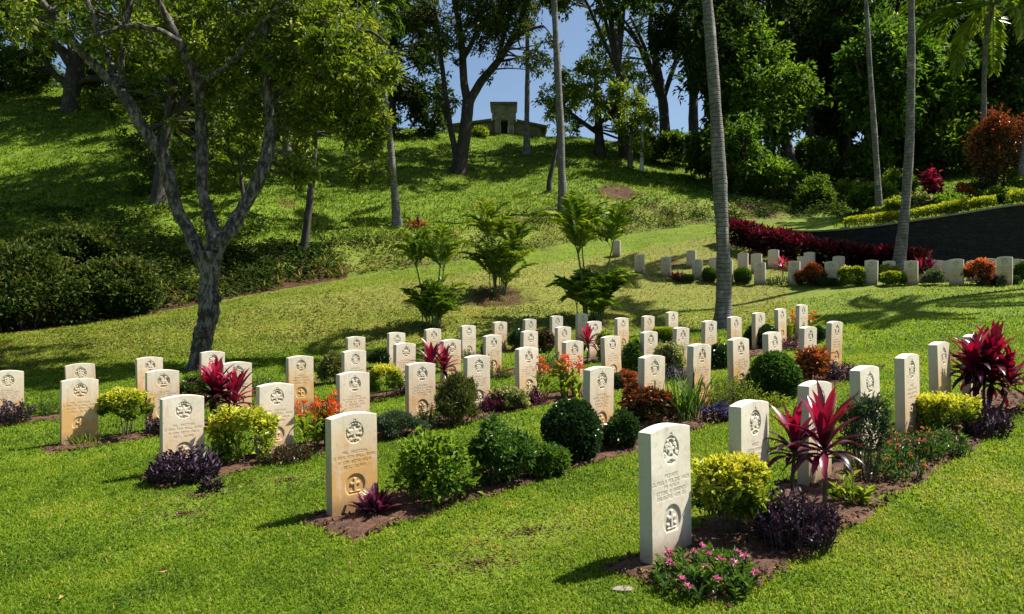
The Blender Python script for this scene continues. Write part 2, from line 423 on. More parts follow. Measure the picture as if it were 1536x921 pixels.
G3 = lambda a, b, c: [(0.0, a), (.5, b), (1.0, c)]
M = dict(
 grass=leafmat('grass_blade', [(0, (.038, .080, .005)), (.35, (.105, .185, .008)), (.72, (.205, .270, .016)), (.92, (.29, .30, .05)), (1, (.36, .30, .10))], .42, .6, .1),
 rough_grass=leafmat('rough_grass', [(0, (.025, .055, .006)), (.5, (.075, .140, .010)), (.88, (.16, .225, .014)), (1, (.24, .21, .06))], .42, .65, .06),
 dry_grass=leafmat('dry_grass', [(0, (.07, .085, .012)), (.4, (.15, .185, .022)), (.75, (.26, .27, .045)), (1, (.34, .28, .10))], .35, .65, .08),
 litter=leafmat('dead_leaf_litter', G3((.05, .028, .014), (.13, .075, .035), (.26, .17, .09)), .1, .7, .2),
 golden=leafmat('golden_leaf', [(0, (.035, .075, .008)), (.45, (.12, .19, .016)), (.72, (.36, .40, .030)), (1, (.56, .52, .07))], .35, .4, .4),
 green=leafmat('green_leaf', G3((.014, .040, .008), (.042, .100, .014), (.105, .185, .028)), .34, .42, .4),
 dark=leafmat('dark_leaf', G3((.008, .024, .006), (.018, .050, .010), (.045, .095, .018)), .22, .32, .55),
 lime=leafmat('lime_leaf', G3((.05, .09, .010), (.14, .205, .018), (.27, .31, .035)), .45, .45, .3),
 olive=leafmat('olive_leaf', G3((.035, .055, .014), (.095, .115, .032), (.18, .185, .065)), .35, .5, .3),
 grey=leafmat('grey_green_leaf', G3((.025, .048, .025), (.062, .10, .055), (.13, .17, .11)), .25, .55, .3),
 varieg=leafmat('variegated_leaf', [(0, (.03, .06, .012)), (.55, (.085, .12, .03)), (.8, (.34, .35, .15)), (1, (.5, .48, .28))], .3, .45, .4),
 purple=leafmat('purple_leaf', G3((.012, .007, .012), (.030, .015, .028), (.075, .045, .072)), .12, .5, .3, (1.4, .6, 1.0)),
 rhoeo=leafmat('rosette_leaf', G3((.014, .012, .014), (.075, .012, .040), (.20, .085, .13)), .2, .35, .5, (1.7, .4, .9)),
 cordy=leafmat('cordyline_leaf', [(0, (.012, .005, .010)), (.35, (.045, .005, .016)), (.62, (.15, .007, .030)), (.88, (.34, .018, .075)), (1, (.50, .15, .19))], .30, .33, .45, (1.6, .35, .6)),
 croton=leafmat('croton_leaf', [(0, (.012, .018, .006)), (.4, (.05, .05, .012)), (.72, (.15, .045, .013)), (1, (.38, .085, .025))], .25, .35, .5, (1.6, .9, .5)),
 orange_croton=leafmat('orange_croton_leaf', [(0, (.03, .02, .008)), (.4, (.12, .05, .014)), (.72, (.32, .10, .035)), (1, (.52, .20, .08))], .28, .35, .45, (1.6, 1, .5)),
 bronze=leafmat('bronze_leaf', G3((.012, .014, .006), (.055, .045, .018), (.17, .10, .04)), .25, .35, .5, (1.5, 1.1, .6)),
 redhedge=leafmat('red_hedge_leaf', [(0, (.007, .003, .004)), (.5, (.036, .005, .011)), (.8, (.125, .010, .024)), (1, (.30, .08, .10))], .24, .4, .45, (1.6, .4, .5)),
 tree_a=leafmat('broad_leaf_bright', [(0, (.026, .050, .006)), (.5, (.085, .135, .013)), (.85, (.180, .235, .022)), (1, (.28, .28, .06))], .5, .42, .35),
 tree_b=leafmat('wood_leaf', G3((.012, .028, .006), (.044, .088, .012), (.125, .185, .024)), .42, .6, .15),
 tree_c=leafmat('bushy_leaf', G3((.018, .050, .008), (.070, .140, .016), (.170, .255, .030)), .47, .55, .2), cover_leaf=leafmat('cover_leaf', [(0, (.010, .020, .006)), (.45, (.030, .058, .010)), (.8, (.085, .120, .022)), (1, (.16, .15, .05))], .3, .65, .12),
 tree_d=leafmat('dark_wood_leaf', G3((.008, .018, .006), (.024, .050, .010), (.070, .110, .018)), .34, .65, .1),
 feather=leafmat('feathery_leaf', G3((.020, .036, .008), (.048, .078, .014), (.10, .13, .026)), .38, .45, .35),
 palm=leafmat('palm_leaflet', G3((.026, .066, .008), (.10, .185, .014), (.28, .34, .030)), .45, .4, .35),
 flower_pink=leafmat('pink_petal', G3((.45, .09, .20), (.62, .16, .33), (.75, .38, .5)), .3, .5, .3, (1.2, .7, .9)),
 flower_red=leafmat('red_petal', G3((.42, .03, .03), (.60, .07, .06), (.68, .20, .14)), .3, .5, .3, (1.2, .6, .6)),
 flower_orange=leafmat('orange_petal', G3((.52, .06, .014), (.68, .12, .025), (.78, .30, .07)), .35, .5, .3, (1.2, .8, .6)),
 flower_blue=leafmat('blue_petal', G3((.035, .045, .16), (.09, .10, .34), (.20, .21, .52)), .25, .5, .3, (.9, .9, 1.2)),
 bark_main=barkmat('mottled_grey_bark', (.014, .011, .009), (.050, .041, .034), (.165, .145, .125), 11, .9, False, .4),
 bark_dark=barkmat('dark_bark', (.018, .014, .011), (.042, .034, .026), (.085, .072, .058), 5, .6),
 bark_grey=barkmat('pale_grey_bark', (.06, .052, .044), (.14, .125, .108), (.25, .235, .21), 5, .5),
 palm_bark=barkmat('ringed_palm_bark', (.075, .066, .056), (.165, .150, .132), (.27, .25, .22), 7, .5, True, .6),
 white_bark=plain('whitewashed_bark', (.55, .54, .50), .8, .2, 6),
 twig=barkmat('twig_bark', (.03, .022, .014), (.07, .055, .036), (.13, .105, .07), 20, .3),
 green_stem=plain('green_stem', (.07, .12, .025), .6, .3, 12),
 concrete=plain('stained_concrete', (.29, .25, .20), .9, .45, 3.0),
 concrete_cap=plain('weathered_cap_concrete', (.16, .15, .13), .9, .4, 4.0),
 coping=plain('pale_coping_stone', (.22, .21, .19), .85, .3, 5.0),
 dark_void=plain('doorway_shade', (.05, .045, .04), .9, .2, 5.0),  # near-black colour paints the shade inside the doorway
 basalt=basalt(),
 dead_leaf=plain('dead_leaf', (.30, .17, .07), .7, .3, 30, 0),
 flagstone=plain('flagstone', (.20, .165, .125), .85, .25, 14),
 wood_peg=plain('red_brown_wood', (.10, .032, .018), .8, .3, 10),
)

# ------------------------------------------------------------------ rows of headstones
UX, UY = math.cos(R(43.2)), math.sin(R(43.2))       # along a row
FX, FY = math.sin(R(43.2)), -math.cos(R(43.2))      # the way the faces look
ROWS = {}
RAW = {
1:dict(xc=[1000,1125,1222,1301,1362,1412,1457],top=[636,600,571,548,530,512,501],idx=[0,1,2,3,4,5,6],base={0:858,2:742,3:683,4:651}),
2:dict(xc=[529,897,977,1047,1109,1160,1210,1250],top=[618,549,532,515,506,497,489,481],idx=[0,3,4,5,6,7,8,9],base={0:761,3:597,7:548}),
3:dict(xc=[274,412,530,631,715,791,858,918,973,1020,1063,1102,1138,1171,1202],top=[592,574,557,543,532,520,510,503,496,490,480,474,468,462,456],idx=list(range(15)),base={0:704,1:685,3:620,4:608,5:592}),
4:dict(xc=[119,244,355,450,531,606,676,738,793.5,844.5,892,933,971.5,1008],top=[567,554,542,533,524.3,513.6,508,501.4,495.3,489,481,475.7,472.8,466.8],idx=list(range(14)),base={0:663,1:651,3:604,6:574}),
5:dict(xc=[11,123.5,225,318,533.5,594,650,702,749,793.7,834.6,872.5],top=[555,544.4,534.7,526,504,497.7,492,487,481.7,477.7,472.8,469.5],idx=[0,1,2,3,6,7,8,9,10,11,12,13],base={0:633}),
}
for r, Q in RAW.items():
    x = np.array(Q['xc'], float); i = np.array(Q['idx'], float); t = (x - CX) / F
    a, b, c = np.linalg.lstsq(np.c_[np.ones_like(i), i, -t*i], t, rcond=None)[0]
    d0 = 1.0 / np.hypot(b, c)
    L = []
    for k in range(len(x)):
        d = d0 * (1 + c * i[k]); X = t[k] * d
        zt = (CY - Q['top'][k]) / F * d + EYE
        g = H(X, d)
        L.append((X, d, g, min(.93, max(.70, zt - g))))
    ROWS[r] = L

SW, ST = .412, .092
ARCH = .028
def top_at(x, h): return h - ARCH * (2 * x / SW) ** 2

PATCH = {'badge': (-.115, .115, .545, .775), 'inscription': (-.195, .195, .345, .52), 'cross_emblem': (-.095, .095, .12, .335)}
_PATCH0 = dict(PATCH)
GLY = {
'A':"01110100011000111111100011000110001",'B':"11110100011000111110100011000111110",'C':"01111100001000010000100001000001111",
'D':"11110100011000110001100011000111110",'E':"11111100001000011110100001000011111",'F':"11111100001000011110100001000010000",
'G':"01111100001000010011100011000101111",'H':"10001100011000111111100011000110001",'I':"11111001000010000100001000010011111",
'K':"10001100101010011000101001001010001",'L':"10000100001000010000100001000011111",'M':"10001110111010110101100011000110001",
'N':"10001110011010110011100011000110001",'O':"01110100011000110001100011000101110",'P':"11110100011000111110100001000010000",
'R':"11110100011000111110101001001010001",'S':"01111100001000001110000010000111110",'T':"11111001000010000100001000010000100",
'U':"10001100011000110001100011000101110",'V':"10001100011000110001100010101000100",'W':"10001100011000110101101011101110001",
'Y':"10001100010101000100001000010000100",'.':"00000000000000000000000000110001100",'0':"01110100011001110101110011000101110",
'1':"00100011000010000100001000010001110",'4':"00010001100101010010111110001000010",'2':"01110100010000100110010001000011111",'9':"01110100011000101111000010001001110",'5':"11111100001111000001000011000101110"}
TEXTS = [
 ["PRIVATE", "D.POOLA ROLINE VACA", "PA ATACA", "STTONE R BARRACK", "BALASORE VON DO"],
 ["NA. BRITISH", "D BEN TEN BALL ROAD", "A COM RETA VALA", "RET. OLAND"],
 ["LOW LAND", "D TONER R PATTON", "ROYAL R. ARMS", "S. RONALE TORA", "2 5 1942"],
 ["BOTHA R.", "ASSAM HILL BATT", "LATER A. LOW", "A ROYAL POST", "9 MAR 1942"],
 ["MANIT", "GATEN RONONE", "NAND 10 ROVAL", "APRIL 1942"],
 ["RIALES 14", "S TER ANNE", "PARIS", "", "ASHORE TWO", "POST NAMA"],
]
def bitmap(lines, W, Hh, cell, ch=5):
    out = np.zeros((Hh, W))
    lh = Hh / (len(lines) + .6)
    for li, s in enumerate(lines):
        adv = 6
        while len(s) * adv > W - 2 and adv > 5: adv -= 1
        s = s[: (W - 2) // adv]
        x0 = (W - len(s) * adv) // 2; y0 = int(lh * (li + .35))
        for k, chh in enumerate(s):
            g = GLY.get(chh)
            if not g: continue
            for rr in range(7):
                for cc in range(5):
                    if g[rr*5+cc] == '1':
                        yy, xx = y0 + rr, x0 + k*adv + cc
                        if 0 <= yy < Hh and 0 <= xx < W: out[yy, xx] = 1
    return out
def blur(a, k=1):
    for _ in range(k):
        p = np.pad(a, 1, mode='edge')
        a = (p[:-2, 1:-1] + p[2:, 1:-1] + p[1:-1, :-2] + p[1:-1, 2:] + 2*p[1:-1, 1:-1]) / 6
    return a
def patch_mesh(kind, variant):
    x0, x1, z0, z1 = _PATCH0[kind]
    cell = .0033 if kind == 'inscription' else .0036
    nx = int((x1-x0)/cell); nz = int((z1-z0)/cell)
    xs = np.linspace(x0, x1, nx+1); zs = np.linspace(z0, z1, nz+1)
    X, Z = np.meshgrid(xs, zs)
    dep = np.zeros_like(X); gr = np.zeros_like(X)
    if kind == 'inscription':
        lines = TEXTS[variant % len(TEXTS)]
        bm = bitmap(lines, nx+1, nz+1, cell)[::-1]
        bm[0] = bm[-1] = 0; bm[:, 0] = bm[:, -1] = 0
        dep = -.0028 * blur(bm, 1); gr = np.clip(blur(bm, 1) * 1.1, 0, 1) * .8
    elif kind == 'badge':
        rr = np.random.default_rng(100 + variant)
        cx, cz = 0, (z0+z1)/2 - .008; r = .083
        q = np.hypot((X-cx)/.94, (Z-cz)); th = np.arctan2(Z-cz, np.abs(X-cx))
        rec = 1/(1+np.exp((q-r)/.0012))
        rel = np.zeros_like(X)
        ax = np.abs(X-cx)
        for _ in range(13):          # mirrored leafy and heraldic lumps inside the sunk disc
            px_, pz_ = rr.uniform(.0, .062), rr.uniform(-.06, .06)
            sx, sz = rr.uniform(.006, .017), rr.uniform(.006, .019); an = rr.uniform(0, 3.1)
            u = (ax-px_)*math.cos(an) + (Z-cz-pz_)*math.sin(an); v = -(ax-px_)*math.sin(an) + (Z-cz-pz_)*math.cos(an)
            rel = np.maximum(rel, 1/(1+np.exp(((u/sx)**2 + (v/sz)**2 - 1)/.22)))
        nst = [5, 6, 8, 4, 7, 12][variant % 6]
        star = r*.40*(1 + .34*np.cos(nst*np.arctan2(X-cx, Z-cz)))
        rel = np.maximum(rel, 1/(1+np.exp((q-star)/.0015)))
        ring = np.exp(-((q-.070)/.0042)**2)
        rel = np.maximum(rel, ring * (np.sin(th*14+variant) > -.55))
        scroll = 1/(1+np.exp((np.abs(Z-(cz-.050-.35*ax**2/.06))-.009)/.0012)) * (ax < .052)
        rel = np.maximum(rel, scroll)
        fine = np.sin(X*900+variant)*np.sin(Z*800+2*variant)
        dep = -.0085*rec + .0075*rec*rel*(1-.18*(fine > .3))
        crown = np.exp(-((np.hypot(X-cx, Z-(cz+r+.008))-.011)/.0028)**2) * (Z > cz+r-.002)
        dep = dep - .004*crown
        gr = np.clip(rec*(1-rel), 0, 1)*.75 + crown*.6
    else:
        cx, cz = 0, .232; r = .088
        body = np.maximum(np.hypot((X-cx)/1.0, Z-cz) - r, -(Z-(cz-.066)))
        body = np.maximum(body, 0*X - 1)
        rec = 1/(1+np.exp(body/.0012))
        rim = np.exp(-((np.hypot(X-cx, Z-cz)-(r+.003))/.003)**2)
        cr = ((np.abs(X) < .011) & (np.abs(Z-cz) < .058)) | ((np.abs(Z-(cz+.014)) < .011) & (np.abs(X) < .042))
        cr = blur(cr.astype(float), 1)
        bar = ((np.abs(Z-(cz-.050)) < .005) & (np.abs(X) < .050)).astype(float)
        rel = np.maximum(cr, blur(bar))
        if variant % 3 == 0: rel = np.maximum(rel, blur(((np.abs(X) > .022) & (np.abs(X) < .05) & (np.abs(Z-(cz-.028)) < .008)).astype(float)))
        dep = -.0085*rec + .0072*rec*rel
        gr = np.clip(rec*(1-rel), 0, 1)*.22 + .35*rec*np.clip(np.abs(np.gradient(rel)[1])*2.5, 0, 1)
    e = np.ones_like(X); e[0] = e[-1] = 0; e[:, 0] = e[:, -1] = 0
    dep *= e
    V = np.stack([X, -ST/2 - dep*1.0, Z], -1).reshape(-1, 3)
    n = nx+1
    i = np.arange(nz)[:, None]*n + np.arange(nx)[None]
    qd = np.stack([i, i+1, i+n+1, i+n], -1).reshape(-1, 4)
    return mkmesh(kind, V, qd, None, grime=gr.ravel(), smooth=True)
_pc = {}
def patch(kind, v):
    if (kind, v) not in _pc:
        me = patch_mesh(kind, v); me.materials.append(STONE); _pc[(kind, v)] = me
    return _pc[(kind, v)]

def slab_mesh(h, holes=True):
    """upright slab with a curved top; local +z up, face to -y; runs 0.25 below ground"""
    xs = sorted(set([-SW/2, SW/2] + [v for p in PATCH.values() for v in p[:2]] + list(np.linspace(-SW/2, SW/2, 15))))
    xs = np.array(xs); xs = xs[np.r_[True, np.diff(xs) > 1e-5]]
    zs = np.array(sorted(set([-.25, 0, .06] + [v for p in PATCH.values() for v in p[2:]])))
    bev = .004
    V = []; Q = []; T = []
    idx = {}
    n = 0
    def vid(x, y, z):
        nonlocal n
        k = (round(x, 5), round(y, 5), round(z, 5))
        if k not in idx:
            idx[k] = n; V.append((x, y, z)); n += 1
        return idx[k]
    y0 = -ST/2
    inside = lambda x, z: holes and any(p[0] < x < p[1] and p[2] < z < p[3] for p in PATCH.values())
    for i in range(len(xs)-1):
        a, b = xs[i], xs[i+1]
        for j in range(len(zs)-1):
            if inside((a+b)/2, (zs[j]+zs[j+1])/2): continue
            Q.append([vid(a, y0, zs[j]), vid(b, y0, zs[j]), vid(b, y0, zs[j+1]), vid(a, y0, zs[j+1])])
        ta, tb = top_at(a, h), top_at(b, h)
        Q.append([vid(a, y0, zs[-1]), vid(b, y0, zs[-1]), vid(b, y0, tb-bev), vid(a, y0, ta-bev)])
        Q.append([vid(a, y0, ta-bev), vid(b, y0, tb-bev), vid(b, y0+bev, tb), vid(a, y0+bev, ta)])
        Q.append([vid(a, y0+bev, ta), vid(b, y0+bev, tb), vid(b, -y0-bev, tb), vid(a, -y0-bev, ta)])
        Q.append([vid(a, -y0-bev, ta), vid(b, -y0-bev, tb), vid(b, -y0, tb-bev), vid(a, -y0, ta-bev)])
        Q.append([vid(b, -y0, -.25), vid(a, -y0, -.25), vid(a, -y0, ta-bev), vid(b, -y0, tb-bev)])
    for s in (-1, 1):
        x = s*SW/2; t = top_at(x, h)
        f = [vid(x, y0, z) for z in zs] + [vid(x, y0, t-bev), vid(x, y0+bev, t)]
        bk = [vid(x, -y0, -.25), vid(x, -y0, t-bev), vid(x, -y0-bev, t)]
        # side as a fan of quads/tris
        for j in range(len(zs)-1): T.append([f[j], f[j+1], bk[0]])
        T.append([f[len(zs)-1], f[len(zs)], bk[0]])
        T.append([f[len(zs)], bk[1], bk[0]])
        Q.append([f[len(zs)], f[len(zs)+1], bk[2], bk[1]])
    if True:
        pass
    me = mkmesh('slab', V, Q, T, grime=np.zeros(len(V)))
    import bmesh
    bm = bmesh.new(); bm.from_mesh(me); bmesh.ops.recalc_face_normals(bm, faces=bm.faces); bm.to_mesh(me); bm.free()
    me.materials.append(STONE)
    return me

ORD = ['first','second','third','fourth','fifth','sixth','seventh','eighth','ninth','tenth','eleventh','twelfth','thirteenth','fourteenth','fifteenth']
LAB = {
1:["tall clean headstone nearest the camera with pink flowers at its foot","pale headstone standing behind the near golden bush","white-topped headstone behind the two tall red cordylines","headstone with two blocks of lettering behind the slender dark shrub","tall narrow-looking headstone between red flowers and the far golden bush","pale headstone just left of the big red cordyline clump","headstone hidden behind the big red cordyline, only its top showing"],
2:["orange-stained headstone with a purple rosette plant at its foot","pale headstone rising behind the round dark clipped bush","headstone rising behind the low orange-topped croton","rust-streaked headstone standing among tall grassy leaves","headstone with a brown upper band just left of the large leafy dark bush","headstone showing only its upper half above the large leafy dark bush","pale headstone behind the pink and bronze croton","lone grey-faced headstone above purple plants at the far end of the second row"],
3:["headstone behind spreading low purple plants, left of the round golden bush","headstone right of the round golden bush","headstone behind red canna flowers, directly behind the orange-stained one","headstone left of the wispy olive bush, above pink-tinged leaves","headstone right of the wispy olive bush","headstone above the cream-edged low bush"],
4:["ochre-stained headstone with a tuft of grass at its foot","headstone between the stemmed golden bush and the red cordyline","headstone just right of the red cordyline at left","ochre-bottomed headstone standing alone behind orange canna flowers"],
5:["pale headstone cut by the left edge of the photo","headstone mostly hidden behind the ochre-stained one with grass at its foot","headstone behind the stemmed golden bush","headstone just in front of the big mottled tree trunk"],
}
STAIN = {(2,0):1.25,(4,0):1.2,(5,1):1.1,(5,2):1.0,(4,1):.9,(4,3):1.1,(2,3):1.0,(2,4):1.0,(3,0):.55,(3,3):.8,(4,6):.9,(3,4):.6,(3,5):.6,(3,1):.55,(3,2):.7,(1,0):.06,(1,1):.15,(1,2):.5,(1,3):.3,(1,4):.55}
RN = {1:'nearest right-hand',2:'second',3:'third',4:'fourth',5:'farthest lower'}
def make_stone(X, Y, Z, h, rz, lab, seed, stain, grey=0.0, carved=True, var=0, tilt=0.0, group=None):
    me = slab_mesh(h, carved)
    if carved:
        root = empty('headstone', (X, Y, Z), rz); root.rotation_euler = (tilt, rng.normal(0, .013), rz)
        parts = [link('slab', me, None, root)]
        for k, v in (('badge', var % 6), ('inscription', var % 6), ('cross_emblem', var % 3)):
            parts.append(link(k, patch(k, v), None, root))
            parts[-1].location = (0, 0, h - .805)
    else:
        root = link('headstone', me, None); root.location = (X, Y, Z); root.rotation_euler = (tilt, rng.normal(0, .008), rz)
        parts = [root]
    for p in parts:
        p['seed'] = float(seed); p['stain'] = float(stain); p['grey'] = float(grey)
    tag(root, lab, 'headstone', group)
    return root
# patches move with the stone's height, so the slab holes must too
_PATCH0 = dict(PATCH)
def stone(X, Y, Z, h, *a, **k):
    global PATCH
    off = h - .805
    PATCH = {n: (p[0], p[1], p[2]+off, p[3]+off) for n, p in _PATCH0.items()}
    me = make_stone(X, Y, Z, h, *a, **k)
    PATCH = dict(_PATCH0)
    return me
for r, L in ROWS.items():
    for k, (X, Y, Z, h) in enumerate(L):
        if k < len(LAB[r]): lab = LAB[r][k]
        else: lab = f"pale carved headstone, {ORD[k]} seen from the left in the {RN[r]} row"
        grey = .0
        if r == 5 and k >= 9: grey = .35; lab = f"grey headstone in shade, {ORD[k-9]} of the three greyest at the back of the lower rows"  # grey puts the shade on these stones into their colour
        st = STAIN.get((r, k), float(rng.uniform(.35, .95)))
        v = (0 if (r, k) == (1, 0) else 1 if (r, k) == (2, 0) else 5 if (r, k) == (1, 3) else int(rng.integers(1, 5)))
        # face to -y turned so that it looks along (FX,FY)
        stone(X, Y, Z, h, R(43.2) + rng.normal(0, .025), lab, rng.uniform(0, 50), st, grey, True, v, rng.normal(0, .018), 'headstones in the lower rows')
    # PATCH heights restored

# upper two rows, seen from behind
A0 = np.array([5.12, 29.5]); A1 = np.array([15.3, 22.8])
UPF = [(959.5,387),(999,387),(1046,388.4),(1091,389),(1140,392.6),(1191,391),(1247,391.5),(1306.5,389.5),(1366.7,390.4),(1434.7,387.8),(1506.8,384.3)]
UPB = [(1037,386.5,1.6),(1071.8,387,.7),(1114.5,389,1.7),(1135,386.7,1.5),(1160,386.7,2.2),(1205,392,1.3),(1214.5,387.6,2.1),(1258,387.8,1.9),(1333,392.8,1.6),(1405,389.9,1.9),(1424,390,1.5),(1460,390.4,1.9),(1483,387,1.6),(1524,388,1.7),(925,391,2.5)]
dl = A1 - A0
def on_line(px, off=0):
    t = (px - CX) / F
    s = (t * A0[1] - A0[0]) / (dl[0] - t * dl[1])
    d = A0[1] + s * dl[1] + off
    return t * d, d
UPLAB_F = ["leftmost headstone of the upper row","headstone just left of the pink rosette plant in the upper row","headstone over a small clipped green block in the upper row","headstone mostly hidden behind the near palm trunk","headstone right of the round clipped bush in the upper row","broad grey-backed headstone left of the bronze croton in the upper row","headstone with a low clipped block at its foot, right of the bronze croton","headstone standing alone against the red hedge base","grey-backed headstone just right of the leaning palm trunk","tan-stained headstone left of the bright orange croton","tall headstone right of the bright orange croton"]
UP = []
for k, (px, yt) in enumerate(UPF):
    X, Y = on_line(px); Z = H(X, Y); h = (CY - yt)/F*Y + EYE - Z
    UP.append((X, Y)); h = min(.92, max(.74, h))
    stone(X, Y, Z, h, R(-42) + rng.normal(0, .04), UPLAB_F[k], rng.uniform(0, 50), .7 if k > 7 else .5, .15, True, 1+k % 4, rng.normal(0, .015), 'headstones in the upper rows')  # grey value paints the shaded faces darker
for k, (px, yt, off) in enumerate(UPB):
    X, Y = on_line(px, off); Z = H(X, Y); h = min(.92, max(.7, (CY - yt)/F*Y + EYE - Z))
    lab = "headstone peeping out behind the palm fronds left of the upper row" if k == 14 else f"headstone back standing behind the upper front row, {ORD[k]} of those from the left"
    stone(X, Y, Z, h, R(-42) + rng.normal(0, .04), lab, rng.uniform(0, 50), .5, .2, False, 0, rng.normal(0, .015), 'headstones in the upper rows')  # same painted shade, as a grey share in the colour

# ------------------------------------------------------------------ ground sheet
def nonuni(parts):
    out = []
    for a, b, s in parts: out.append(np.arange(a, b, s))
    return np.unique(np.round(np.concatenate(out + [[parts[-1][1]]]), 4))
gx = nonuni([(-150, -60, 6), (-60, -24, .8), (-24, 24, .22), (24, 60, .8), (60, 150, 6)])
gy = nonuni([(-40, -4, 4), (-4, 2, .5), (2, 20, .18), (20, 34, .14), (34, 68, .35), (68, 160, 4)])
GX, GY = np.meshgrid(gx, gy)
GZ = Hraw(GX, GY)
PXV = np.clip(CX + F*GX/np.maximum(GY, 2), -899, 2599)
kd, kz = knots(PXV.ravel()); kd = kd.reshape(*GX.shape, 12)
def sstep(a, b, v): t = np.clip((v-a)/(b-a), 0, 1); return t*t*(3-2*t)
T_, F_, Gt, Lp, Af = kd[..., 5], kd[..., 6], kd[..., 7], kd[..., 4], kd[..., 0]
# bare earth along the foot of the hill
soil = sstep(T_-.35, T_+.15, GY) * (1 - sstep(F_+.6, F_+1.6, GY)) * (PXV < 1180) * 1.0
soil *= np.where(PXV > 520, .62, 1)
bankface = sstep(F_, F_+.6, GY) * (1 - sstep(Gt-.3, Gt+1.5, GY)) * (PXV < 1230)
soil = np.maximum(soil, bankface * np.clip(.30 + 1.3*(fbm(GX*.55, GY*.55, 31)-.38), 0, .9))
for (px, py, rr, am) in [(928,292,1.9,1.3),(745,445,1.5,1.2),(885,485,1.0,1.0),(655,492,.7,.9),(1085,493,.5,.9),(430,305,1.1,.8),(1140,312,2.6,1.0),(1230,300,2.2,.8),(300,556,.6,.9),(830,375,1.0,.6),(1010,395,1.5,.7),(1130,385,1.2,.7),(205,470,1.2,1.1),(120,395,1.0,.7)]:
    p = hit(px, py)
    q = np.hypot(GX-p[0], (GY-p[1])*.8)*(1+.9*(fbm(GX*1.3, GY*1.3, 33)-.5))
    soil = np.maximum(soil, am*np.clip(1.25-q/rr, 0, 1))
wood = sstep(44, 50, GY) * sstep(1080, 1180, PXV)
soil = np.maximum(soil, wood*.75)
dry = sstep(Af-.5, Af+1.2, GY) * (1 - sstep(Lp-.6, Lp+.2, GY)) * (PXV < 1180) * .95
dry = np.maximum(dry, sstep(Lp, F_, GY)*bankface*.5)
dry = np.maximum(dry, .32*sstep(19, 23, GY)*(GY < 28))
rough = sstep(F_, F_+1, GY)
n = len(gx)
ii = np.arange(len(gy)-1)[:, None]*n + np.arange(n-1)[None]
ground = link('ground', mkmesh('ground', np.stack([GX, GY, GZ], -1).reshape(-1, 3),
      np.stack([ii, ii+1, ii+n+1, ii+n], -1).reshape(-1, 4), None, smooth=True,
      extra={'soil': soil.ravel(), 'dry': dry.ravel(), 'rough': rough.ravel()}), GROUND)
tag(ground, 'mown green lawn rising into a rough grassy hillside', 'ground', None, 'structure')

# soil beds along the rows of stones
BEDS = []     # (p0, length, back, front)
for r, L in ROWS.items():
    p0 = np.array(L[0][:2]); p1 = np.array(L[-1][:2])
    ln = float(np.dot(p1-p0, (UX, UY)))
    BEDS.append((p0, -.42, ln + (.9 if r == 1 else .55), {1:.20,2:.20,3:.16,4:.14,5:.1}[r], {1:.62,2:.60,3:.50,4:.42,5:.34}[r], r))
def bed_inside(x, y, grow=0.0):
    ins = np.zeros(np.shape(x), bool)
    for p0, s0, s1, bk, fr, r in BEDS:
        s = (x-p0[0])*UX + (y-p0[1])*UY; w = (x-p0[0])*FX + (y-p0[1])*FY
        e = (fbm(s*1.6, w*0+r*7.0, 41)-.5)*.34
        ins |= (s > s0-grow+e*.5) & (s < s1+grow+e) & (w > -bk-grow+e*.4) & (w < fr+grow+e)
    return ins
for p0, s0, s1, bk, fr, r in BEDS:
    ss = np.arange(s0-.15, s1+.25, .045); ww = np.arange(-bk-.25, fr+.3, .04)
    S, Wd = np.meshgrid(ss, ww)
    X = p0[0] + S*UX + Wd*FX; Y = p0[1] + S*UY + Wd*FY
    e = (fbm(S*1.6, Wd*0+r*7.0, 41)-.5)*.34
    dist = np.minimum(np.minimum(S-(s0+e*.5), s1+e-S), np.minimum(Wd+bk-e*.4, fr+e-Wd))
    Z = Hraw(X, Y) + np.clip(dist*.28, -.06, .030) + (fbm(X*9, Y*9, 5)-.5)*.035 + (fbm(X*28, Y*28, 6)-.5)*.022 - .004
    m = len(ss); i2 = np.arange(len(ww)-1)[:, None]*m + np.arange(m-1)[None]
    b = link('soil_bed', mkmesh('soil_bed', np.stack([X, Y, Z], -1).reshape(-1, 3), np.stack([i2, i2+1, i2+m+1, i2+m], -1).reshape(-1, 4), smooth=True), SOIL)
    tag(b, f'strip of dark brown earth under the {RN[r]} row of headstones', 'flower bed', None, 'structure')

